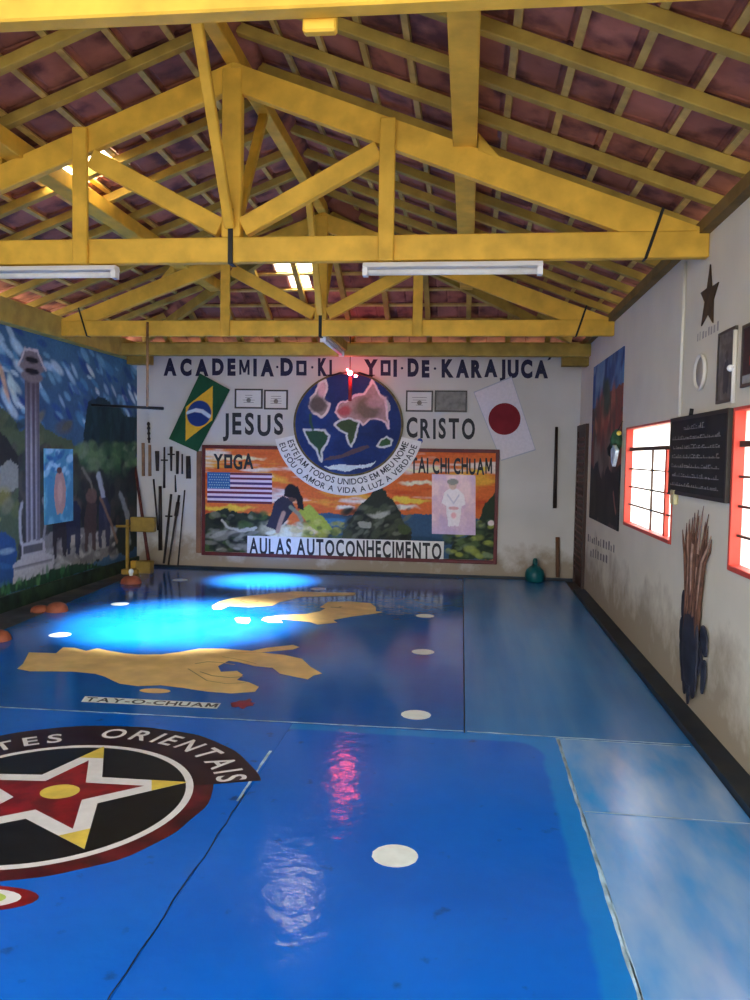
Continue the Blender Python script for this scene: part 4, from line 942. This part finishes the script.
# dark forest and bushes towards the corner
cl.poly([(8.55, 1.5), (8.7, 2.05), (9.0, 2.15), (9.4, 2.05), (9.8, 1.95), (10.05, 1.9), (10.05, 1.0), (8.6, 1.0)], (24, 42, 46), raw=True, rag=.08, sc=4)
cl.dabs((8.7, 10.05, 1.3, 2.0), 60, .05, .12, [(16, 30, 36), (32, 56, 58), (22, 44, 42)], 46)
cl.poly([(8.3, .35), (8.35, 1.45), (8.9, 1.5), (9.5, 1.55), (10.05, 1.6), (10.05, .2), (8.3, .2)], (34, 42, 36), raw=True, rag=.1, sc=4)
cl.dabs((8.4, 10.05, 1.2, 1.58), 90, .11, .06, [(60, 92, 54), (40, 70, 44), (88, 112, 70), (28, 46, 34), (104, 120, 88)], 47)
cl.dabs((8.3, 10.05, .6, 1.2), 90, .10, .10, [(40, 40, 38), (26, 26, 28), (58, 54, 46), (34, 44, 40)], 48)
cl.poly([(7.25, .25), (7.3, 1.45), (7.75, 1.5), (8.4, 1.4), (8.4, .3)], (48, 48, 46), raw=True, rag=.06)
cl.dabs((7.3, 8.5, .6, 1.5), 60, .07, .10, [(60, 58, 52), (36, 40, 40), (78, 72, 62), (50, 62, 50)], 49)
# waterfall, pool and pale stones
cl.line([(8.95, 1.22), (9.05, 1.02), (9.12, .82), (9.15, .6)], .09, (152, 162, 166), .9, rag=.04, raw=True); cl.line([(9.55, .95), (9.75, .7), (9.8, .35)], .10, (128, 136, 132), .8, rag=.05, raw=True)
cl.line([(8.55, 1.3), (8.75, 1.15), (8.85, .95)], .05, (112, 108, 92), .8, rag=.03, raw=True)
cl.poly([(YM, .75), (6.9, .78), (7.22, .62), (7.2, .25), (YM, .25)], (34, 66, 104), raw=True, rag=.06); cl.dabs((YM, 7.2, .25, .7), 60, .14, .03, [(92, 132, 156), (48, 92, 132), (140, 160, 170), (24, 48, 84)], 50)
cl.poly([(7.75, .6), (8.2, .68), (8.7, .6), (9.3, .55), (9.3, .22), (7.7, .22)], (108, 108, 102), raw=True, rag=.07); cl.dabs((7.7, 9.4, .22, .55), 60, .09, .04, [(140, 140, 132), (84, 84, 82), (160, 158, 146), (60, 60, 62)], 51)
# dark standing shapes before the stones
for (y, c1) in ((8.05, (34, 30, 34)), (8.35, (28, 34, 56)), (8.75, (64, 50, 44)), (9.1, (40, 44, 62))):
    cl.poly([(y-.16, .72), (y-.10, .92), (y+.05, .96), (y+.16, .86), (y+.16, .62), (y+.12, .34), (y+.05, .36), (y+.03, .56), (y-.05, .56), (y-.08, .36), (y-.14, .36)], c1, .95, raw=True, rag=.03)
cl.ell((8.78, .98), .14, .09, (96, 74, 62), .9, raw=True, rag=.03); cl.line([(9.0, .95), (9.3, .6), (9.45, .38)], .05, (120, 96, 76), .9, raw=True, rag=.02)
# fluted painted column: broad base, shaft, rolled capital
YC = 7.52
cl.blend(((abs(cl.u-YC) < .135) & (cl.v > .55) & (cl.v < 2.3)).astype(float), (104, 100, 104), 1)
for k in range(6): cl.blend(((abs(cl.u-(YC-.11+k*.044)) < .010) & (cl.v > .6) & (cl.v < 2.2)).astype(float), (62, 58, 66) if k % 2 else (150, 150, 150), .8)
cl.blend((np.clip((cl.v-1.5)*1.5, 0, 1)*((abs(cl.u-YC) < .135) & (cl.v < 2.3))), (70, 56, 62), .8)
for z, ru, rv in ((2.22, .20, .06), (2.31, .23, .06), (2.40, .20, .07)): cl.ell((YC, z), ru, rv, (108, 98, 96), 1, raw=True, soft=.2)
for z, ru in ((2.38, .12), (2.27, .13)): cl.ell((YC, z), ru, .032, (14, 14, 18), 1, raw=True, soft=.3)
cl.line([(YC-.24, 2.3), (YC-.12, 2.48), (YC+.1, 2.48), (YC+.25, 2.3)], .03, (176, 166, 160), .9, raw=True, rag=.02)
cl.poly([(YC-.36, .22), (YC-.36, .40), (YC-.22, .44), (YC-.22, .60), (YC+.22, .60), (YC+.22, .44), (YC+.40, .40), (YC+.40, .22)], (150, 148, 144), raw=True, rag=.02)
cl.blend(((abs(cl.u-YC) < .18) & (abs(cl.v-.52) < .035)).astype(float), (64, 62, 64), .9); cl.line([(YC-.33, .36), (YC+.36, .36)], .025, (88, 86, 88), .9, raw=True); cl.line([(YC-.2, .98), (YC-.24, .8), (YC-.2, .6)], .05, (160, 160, 156), .8, raw=True, rag=.03); cl.line([(YC+.2, .98), (YC+.24, .8), (YC+.2, .6)], .05, (130, 130, 128), .8, raw=True, rag=.03)
# grass at the foot
cl.poly([(YM, .13), (YM, .25), (8.4, .24), (9.0, .16), (9.1, .13)], (26, 54, 36), raw=True, rag=.05); cl.dabs((YM, 8.8, .13, .25), 160, .02, .05, [(46, 96, 54), (24, 60, 40), (70, 112, 66), (18, 40, 30)], 52)
cl.build('mural_painting', lambda u, v: (u*0+XL+.002, u, v), VM, wall_left, label='dark landscape painted over the whole left wall')
# blue hanging on the painted wall
cbn = Canvas(0, 1, 0, 1, .015, (70, 132, 160), 1.3)
n1 = vnoise(cbn.u, cbn.v, 5, 61); cbn.blend(np.clip((n1-.5)*6, 0, 1), (110, 170, 190), .7); cbn.dabs((0, 1, .62, .98), 26, .10, .035, [(40, 84, 140), (160, 200, 212), (50, 110, 160)], 62)
cbn.poly([(.50, .74), (.64, .66), (.74, .45), (.70, .22), (.60, .12), (.42, .12), (.34, .24), (.30, .46), (.38, .66)], (176, 136, 122), .95, rag=.02); cbn.ell((.50, .71), .09, .045, (86, 62, 60)); cbn.ell((.52, .42), .09, .16, (196, 160, 142), .8, soft=.5)
ban = quadfn(np.array((XL+.02, 7.72, .735)), np.array((XL+.02, 8.31, .735)), np.array((XL+.02, 7.72, 1.515)), np.array((XL+.02, 8.31, 1.515)))
def xb(u, v): return (u*0+XL+.018, 7.72+.59*u, .735+.78*v)
tag(cbn.build('blue_hanging', xb, VG, loc=(XL+.018, 8.01, 1.12), back=(-.012, 0, 0)), 'light blue hanging with a robed figure on the painted left wall', 'hanging')

# ================================================================== right wall
def xw(off): return lambda p: np.array((XR-off, p[1], p[2]))
# brown star
w_ = xw(.002); SP = [(711.5, 264.4), (712.8, 287), (719.7, 282), (714.4, 299.6), (714, 322.8), (708.8, 314), (702.4, 326), (706, 302), (702, 293), (708.4, 288)]
P = [w_(rt(*p)) for p in SP]; tag(MB().poly(P, (-.007, 0, 0)).build('wall_star', STARB, loc=np.mean(P, 0)), 'brown five-pointed star on the right wall above the ring', 'star')
# blurred faint writing, kept as brush marks
def marks(name, p0, p1, h, rows, n, m_, parent, label, seed, off=.0015, fill=.7):
    """rows of small brush marks between two wall points"""
    r = random.Random(seed); a = rt(*p0); b = rt(*p1); mb = MB()
    for k in range(rows):
        z0 = a[2]-h*1.5*k; z1 = b[2]-h*1.5*k; t = r.uniform(.0, .05)
        for i in range(n):
            t0 = (i+r.uniform(.05, .25))/n; t1 = t0+r.uniform(.4, .9)*fill/n; hh = h*r.uniform(.55, 1.)
            y0 = a[1]+(b[1]-a[1])*t0; y1 = a[1]+(b[1]-a[1])*t1; zb = z0+(z1-z0)*t0; g = r.uniform(-.2, .2)*h
            mb.add([(XR-off, y0, zb), (XR-off, y1, zb+g*.3), (XR-off, y1, zb+hh+g*.3), (XR-off, y0, zb+hh)], [(0, 1, 2, 3)])
    return mb.build(name, m_, parent, label=label)
FAINT = mk('faint_brown_paint', (.40, .36, .31), rough=.85, var=.2, scale=25)
marks('faint_writing', (697, 342), (719.5, 330), .055, 1, 8, FAINT, wall_right, 'faint brownish writing under the star', 3)
marks('wall_writing', (587.5, 541), (616, 553), .085, 1, 12, FADED, wall_right, 'blurred grey writing under the tall picture', 5); marks('wall_writing', (590, 556), (608, 563), .10, 1, 7, FADED, wall_right, 'second blurred grey line under the tall picture', 6)
# pale ring-like dish
c = rt(703, 372); e = empty('wall_dish', (XR-.002, c[1], c[2]), 'pale round dish mounted on the right wall under the star', 'dish')
MB().lathe([(.09, 0), (.10, -.004), (.108, -.018), (.104, -.026), (.095, -.026), (.09, -.014), (.02, -.010)], (XR-.002, c[1], c[2]), 28, 'X').build('dish_rim', PIPE, e)
MB().lathe([(.088, -.004), (.086, -.0145), (.004, -.015)], (XR-.002, c[1], c[2]), 28, 'X').build('dish_face', mk('brown_grey_face', (.42, .37, .31)), e)
# framed pictures
def wallpic(y0, y1, z0, z1, label, paint, w=.016, fm=FB):
    e = empty('framed_picture', (XR, (y0+y1)/2, z0), label, 'picture', 'framed pictures on the right wall')
    MB().box((XR-.014, y0, z0), (XR-.001, y0+w, z1)).box((XR-.014, y1-w, z0), (XR-.001, y1, z1)).box((XR-.014, y0+w, z0), (XR-.001, y1-w, z0+w)).box((XR-.014, y0+w, z1-w), (XR-.001, y1-w, z1)).build('frame', fm, e)
    cp = Canvas(0, 1, 0, 1, .02, (84, 78, 76), 1.4); paint(cp)
    cp.build('picture', lambda u, v: (u*0+XR-.009, y1-w+(y0-y1+2*w)*u, z0+w+(z1-z0-2*w)*v), VM, e, back=(.006, 0, 0))
def pg(c):
    n = vnoise(c.u, c.v, 4, 71); c.blend(np.clip((n-.5)*4, 0, 1), (112, 106, 102), .7)
    c.poly([(.35, .1), (.32, .45), (.42, .58), (.60, .58), (.70, .42), (.66, .1)], (56, 54, 58), .9, rag=.03); c.ell((.52, .66), .10, .07, (70, 62, 60), .9); c.ell((.5, .88), .3, .05, (100, 94, 90), .8)
def pr(c):
    c.blend(np.ones_like(c.u), (58, 40, 40)); c.poly([(.15, .30), (.2, .9), (.45, .95), (.5, .4)], (150, 40, 34), .9, rag=.05); c.ell((.7, .6), .2, .25, (170, 60, 44), .8, rag=.05, soft=.5); c.blend((c.v < .16).astype(float), (150, 150, 148), .8)
a = rt(719.5, 338); b = rt(717, 404.5); c = rt(736.5, 330)
wallpic(c[1]-.03, a[1]-.02, b[2], 2.19, 'narrow grey framed picture right of the pale dish', pg)
wallpic(3.55, c[1]-.13, 1.865, 2.17, 'red and dark framed picture at the right edge of the photo', pr)
# conduits
def conduit(px0, px1, label, knob=None):
    a = rt(*px0); b = rt(*px1); y = (a[1]+b[1])/2
    e = empty('conduit', (XR, y, b[2]), label, 'conduit', 'pale conduits on the right wall')
    MB().tube([(XR-.012, y, b[2]), (XR-.012, y, min(a[2], 2.795))], .011, 10).build('pipe', PIPE, e)
    if knob: q = rt(*knob); MB().sphere((XR-.03, y, q[2]), .018, 8).build('knob', LWHITE, e)
conduit((687, 262), (681.6, 416), 'pale vertical conduit running from the eave to the blackboard')
conduit((738, 330), (735.5, 403), 'short pale conduit between the two framed pictures', (734, 369))
# blackboard
y0, y1, z0, z1 = 4.31, 5.50, 1.285, 1.775
e = empty('blackboard', (XR-.03, (y0+y1)/2, z0), 'small blackboard with faint chalk lines between the two windows', 'blackboard')
MB().box((XR-.022, y0+.02, z0+.02), (XR-.004, y1-.02, z1-.02)).build('board', BOARD, e)
w = .022; MB().box((XR-.026, y0, z0), (XR-.002, y0+w, z1)).box((XR-.026, y1-w, z0), (XR-.002, y1, z1)).box((XR-.026, y0+w, z0), (XR-.002, y1-w, z0+w)).box((XR-.026, y0+w, z1-w), (XR-.002, y1-w, z1)).build('board_frame', mk('dark_board_frame', (.03, .026, .022)), e)
MB().tube([(XR-.035, 4.98, z1-.005), (XR-.03, 4.98, z1+.035)], .012, 8).build('hook', STEEL, e)
r = random.Random(9)
for k in range(7):
    mb = MB()
    z = z1-.085-k*.058; ya, yb = (5.2, 4.75) if k == 0 else (5.47, 4.46); y = ya-r.uniform(0, .06); mb.box((XR-.0230, yb-.02, z+.001), (XR-.022, y, z+.0045))
    while y > yb:
        L_ = r.uniform(.012, .045); hh = r.uniform(.010, .026)*(1.3 if k == 0 else 1); mb.box((XR-.0232, y-L_, z), (XR-.022, y, z+.0055)); 
        if r.random() < .75: mb.box((XR-.0232, y-.006, z), (XR-.022, y, z+hh))
        if r.random() < .5: mb.box((XR-.0232, y-L_, z+hh-.005), (XR-.022, y, z+hh))
        y -= L_+r.uniform(.006, .03)
    mb.build('chalk_lettering', CHALK, e)
a = rt(676.5, 497); mb = MB().box((XR-.03, a[1]-.05, a[2]-.05), (XR-.001, a[1]+.05, a[2]+.045))
one('switch_box', mb, mk('cream_plastic', (.62, .56, .30), rough=.5), 'small cream switch box under the blackboard corner', 'switch box', loc=centred(mb), bevel=.006)
# tall painted picture near the far end
cq = Canvas(0, 1, 0, 1, .008, (64, 48, 46), 1.35)
n1 = vnoise(cq.u*2, cq.v, 4, 81)
cq.blend((cq.v > .72).astype(float), (42, 74, 124)); cq.poly([(0, .62), (.2, .72), (.3, .60), (0, .5)], (34, 44, 92), rag=.03); cq.dabs((0, 1, .74, 1), 40, .09, .05, [(80, 116, 156), (30, 56, 104), (112, 136, 160), (24, 44, 96)], 82, ang=1.)
cq.poly([(.0, .25), (.05, .62), (.3, .72), (.5, .80), (.75, .76), (1, .82), (1, .25)], (104, 58, 50), rag=.06); cq.dabs((.1, 1, .38, .74), 60, .06, .09, [(136, 70, 58), (84, 50, 44), (150, 92, 76), (70, 60, 52), (110, 44, 40)], 83); cq.dabs((.35, .6, .70, .84), 14, .06, .06, [(60, 76, 60), (44, 64, 50)], 84)
cq.dabs((.15, .9, .28, .45), 30, .05, .10, [(112, 100, 92), (80, 70, 64), (60, 52, 48)], 85)
cq.poly([(0, 0), (0, .33), (.3, .36), (.45, .25), (.6, .33), (1, .36), (1, 0)], (26, 26, 28), rag=.05); cq.dabs((0, 1, .02, .3), 26, .08, .08, [(34, 34, 34), (20, 20, 22), (44, 40, 38)], 86); cq.line([(.84, .20), (.90, .12), (.93, .10)], .03, (130, 84, 78), .9)
qq = quadfn(np.array((0, 8.99, .86)), np.array((0, 7.30, .86)), np.array((0, 8.99, 2.50)), np.array((0, 7.30, 2.48)))
tag(cq.build('tall_picture', lambda u, v: (u*0+XR-.012, 8.99-1.69*u, .865+1.63*v), VM, loc=(XR-.012, 8.1, 1.6), back=(.011, 0, 0)), 'tall painted picture, blue above and dark below, beside the corner door', 'painting')
# little ornament hung at the window corner
a = rt(617, 450); e = empty('window_ornament', (XR, 7.32, 1.62), 'small white and green winged ornament hanging at the window corner', 'ornament')
X = XR-.05; y_, z_ = 7.30, 1.60
MB().poly([(X, y_+.10, z_-.02), (X, y_-.02, z_+.03), (X, y_-.16, z_-.02), (X, y_-.10, z_-.09), (X, y_-.02, z_-.16), (X, y_+.05, z_-.12)], (-.03, 0, 0)).build('white_wing', mk('white_blue_cloth', (.55, .66, .74), rough=.8, var=.3, scale=20), e)
MB().lathe([(.01, -.09), (.05, -.05), (.06, .02), (.04, .08), (.01, .11)], (X+.01, y_+.03, z_+.06), 12).build('green_body', mk('green_feather', (.03, .09, .045), rough=.7, var=.5, scale=20), e)
MB().lathe([(.01, -.10), (.06, -.06), (.07, .0), (.03, .08), (.008, .10)], (X+.015, y_+.13, z_-.0), 12).build('dark_tail', mk('black_feather', (.012, .014, .012), rough=.7), e)
MB().sphere((X, y_-.12, z_+.13), .022, 8).build('yellow_crest', YELP, e); MB().tube([(XR-.004, y_-.02, z_+.24), (X, y_, z_+.13)], .005, 6).build('hanging_cord', STICKD, e)
# bundle of dry stalks hung upside down on the wall
yb_ = 4.84; e = empty('stalk_bundle', (XR-.04, yb_, .17), 'bundle of dry brown stalks with dark leafy foot on the right wall', 'stalk bundle')
r = random.Random(12)
for k in range(17):
    f = (k+.5)/17*2-1; top = 1.29-.17*abs(f)**1.6+r.uniform(-.12, .0); m1 = yb_+f*.31+r.uniform(-.03, .03); ox = r.uniform(.016, .024)
    path = [(XR-ox, yb_+f*.13, .50), (XR-ox, yb_+f*.15, .70), (XR-ox, yb_+f*.20+r.uniform(-.02, .02), .93), (XR-.018, (m1+yb_+f*.24)/2+r.uniform(-.025, .025), (top+.93)/2), (XR-.010, m1, top)]
    MB().tube(path, [.012, .012, .010, .007, .002], 6).build('stalk', STALKP if k % 4 == 1 else STALK, e)
for k in range(9):
    f = (k+.5)/9*2-1; w = r.uniform(-.02, .02)
    MB().tube([(XR-.024, yb_+f*.13, .48), (XR-.022, yb_+f*.15+w, .70), (XR-.016, yb_+f*.17+w, r.uniform(.82, .95))], [.016, .016, .003], 6).build('stalk', STALK, e)
mb = MB().lathe([(.02, -.24), (.10, -.20), (.15, -.08), (.16, .06), (.13, .18), (.03, .24)], (0, 0, 0), 16)
mb.v = [(XR-.026+p[0]*.12, yb_+p[1]*1.05, .40+p[2]) for p in mb.v]; mb.build('leafy_core', DLEAF, e)
def leaf(dy, z, hw, hl, tilt):
    c0 = Vector((XR-.024+.012*(abs(dy) > .14), yb_+dy, z)); q = []
    for i in range(14):
        t = i*2*PI/14; ly = math.cos(t)*hw*(1 if math.sin(t) > 0 else .8); lz = math.sin(t)*hl; q.append(c0+Vector((0, ly*math.cos(tilt)-lz*math.sin(tilt), ly*math.sin(tilt)+lz*math.cos(tilt))))
    MB().poly(q, (-.010, 0, 0)).build('leaf', DLEAF, e)
for a_ in ((.21, .63, .035, .085, .1), (.22, .47, .05, .08, .2), (.20, .33, .05, .10, -.1), (.17, .23, .035, .07, -.1), (-.24, .50, .06, .09, -.5), (-.25, .30, .04, .10, .15), (-.10, .24, .06, .11, .1), (.07, .22, .05, .11, 0.), (-.01, .15, .03, .08, .1), (-.15, .38, .05, .11, .2), (.10, .40, .05, .12, -.2), (-.02, .36, .05, .13, .1)): leaf(*a_)

# ================================================================== hanging things
def batten_lamp(x0, x1, y, z, label, along='x', y1=None):
    c = ((x0+x1)/2, y, z); e = empty('fluorescent_batten', c, label, 'lamp', 'fluorescent battens under the roof')
    if along == 'x':
        MB().hexa([(x0, y-.045, z-.03), (x1, y-.045, z-.03), (x1, y+.045, z-.03), (x0, y+.045, z-.03), (x0, y-.03, z), (x1, y-.03, z), (x1, y+.03, z), (x0, y+.03, z)]).build('lamp_housing', LWHITE, e, bevel=.003)
        MB().tube([(x0+.03, y, z-.055), (x1-.03, y, z-.055)], .018, 12).build('lamp_tube', WHITE, e)
        for x in (x0, x1-.03): MB().box((x, y-.03, z-.078), (x+.03, y+.03, z-.03)).build('end_cap', LWHITE, e)
    else:
        MB().box((x0-.03, y, z-.025), (x0+.03, y1, z)).build('lamp_housing', LWHITE, e)
        MB().tube([(x0, y+.03, z-.05), (x0, y1-.03, z-.05)], .018, 12).build('lamp_tube', WHITE, e)
        for q in (y, y1-.03): MB().box((x0-.03, q, z-.072), (x0+.03, q+.03, z-.025)).build('end_cap', LWHITE, e)
batten_lamp(-.655, .41, 4.87, 2.655, 'white fluorescent batten on the right under the middle truss')
batten_lamp(-3.28, -2.205, 4.87, 2.655, 'white fluorescent batten at the left edge under the middle truss')
batten_lamp(RX, RX, 8.0, 2.699, 'white fluorescent batten seen end-on near the red lamp', 'y', 9.2)
# red lamp in front of the globe
c = un((350, 373), 1, 9.72); e = empty('red_lamp', tuple(c), 'glowing red lamp hanging in front of the top of the globe', 'lamp')
MB().sphere(c, .032, 10).build('lamp_bulb', mk('red_bulb', (.9, .1, .1), emit=(1, .10, .13), estr=40.), e)
MB().sphere((c[0]+.07, c[1], c[2]-.035), .02, 8).sphere((c[0]-.03, c[1]-.02, c[2]+.035), .016, 8).build('lamp_bulb', bpy.data.materials['red_bulb'], e)
_d = (c[1]-YH-.11*math.sin(tb))/math.cos(tb)
mb = MB().tube([(c[0], c[1], AZ-_d*math.sin(tb)+.11*math.cos(tb)+.01), (c[0], c[1], c[2]+.03)], .006, 6); mb.build('lamp_cord', STEEL, e)
mb = MB()
for g in (-1, 1): mb.tube([(c[0]+g*.03, c[1], c[2]-.02), (c[0]+g*.12, c[1], c[2]+.0), (c[0]+g*.22, c[1]+.02, c[2]-.03), (c[0]+g*.30, c[1]+.04, c[2]-.02)], [.012, .014, .012, .004], 8)
mb.build('lamp_arms', STEEL, e)
MB().tube([(c[0]+.005, c[1], c[2]-.05), (c[0]+.005, c[1], c[2]-.34)], .022, 10).build('lamp_stem', mk('red_lamp_stem', (.35, .02, .02), rough=.4), e)
l = bpy.data.lights.new('red_lamp_light', 'POINT'); l.energy = 3.5; l.color = (1, .07, .07); l.shadow_soft_size = .04
lo = bpy.data.objects.new('red_lamp_light', l); COL.objects.link(lo); lo.parent = e; lo.location = (0, -.06, .02)
# hanging bar
e = empty('hanging_bar', (-3.23, 7.834, 1.945), 'thin dark bar hung on a rod from the farther truss', 'hanging bar')
MB().tube([(-3.23, 7.834, 1.95), (-3.23, 7.834, 2.80)], .014, 8).build('hanger_rod', STICKT, e)
MB().tube([(-3.82, 7.834, 1.965), (-3.06, 7.834, 1.937)], [.012, .016], 8).build('crossbar', STEEL, e)
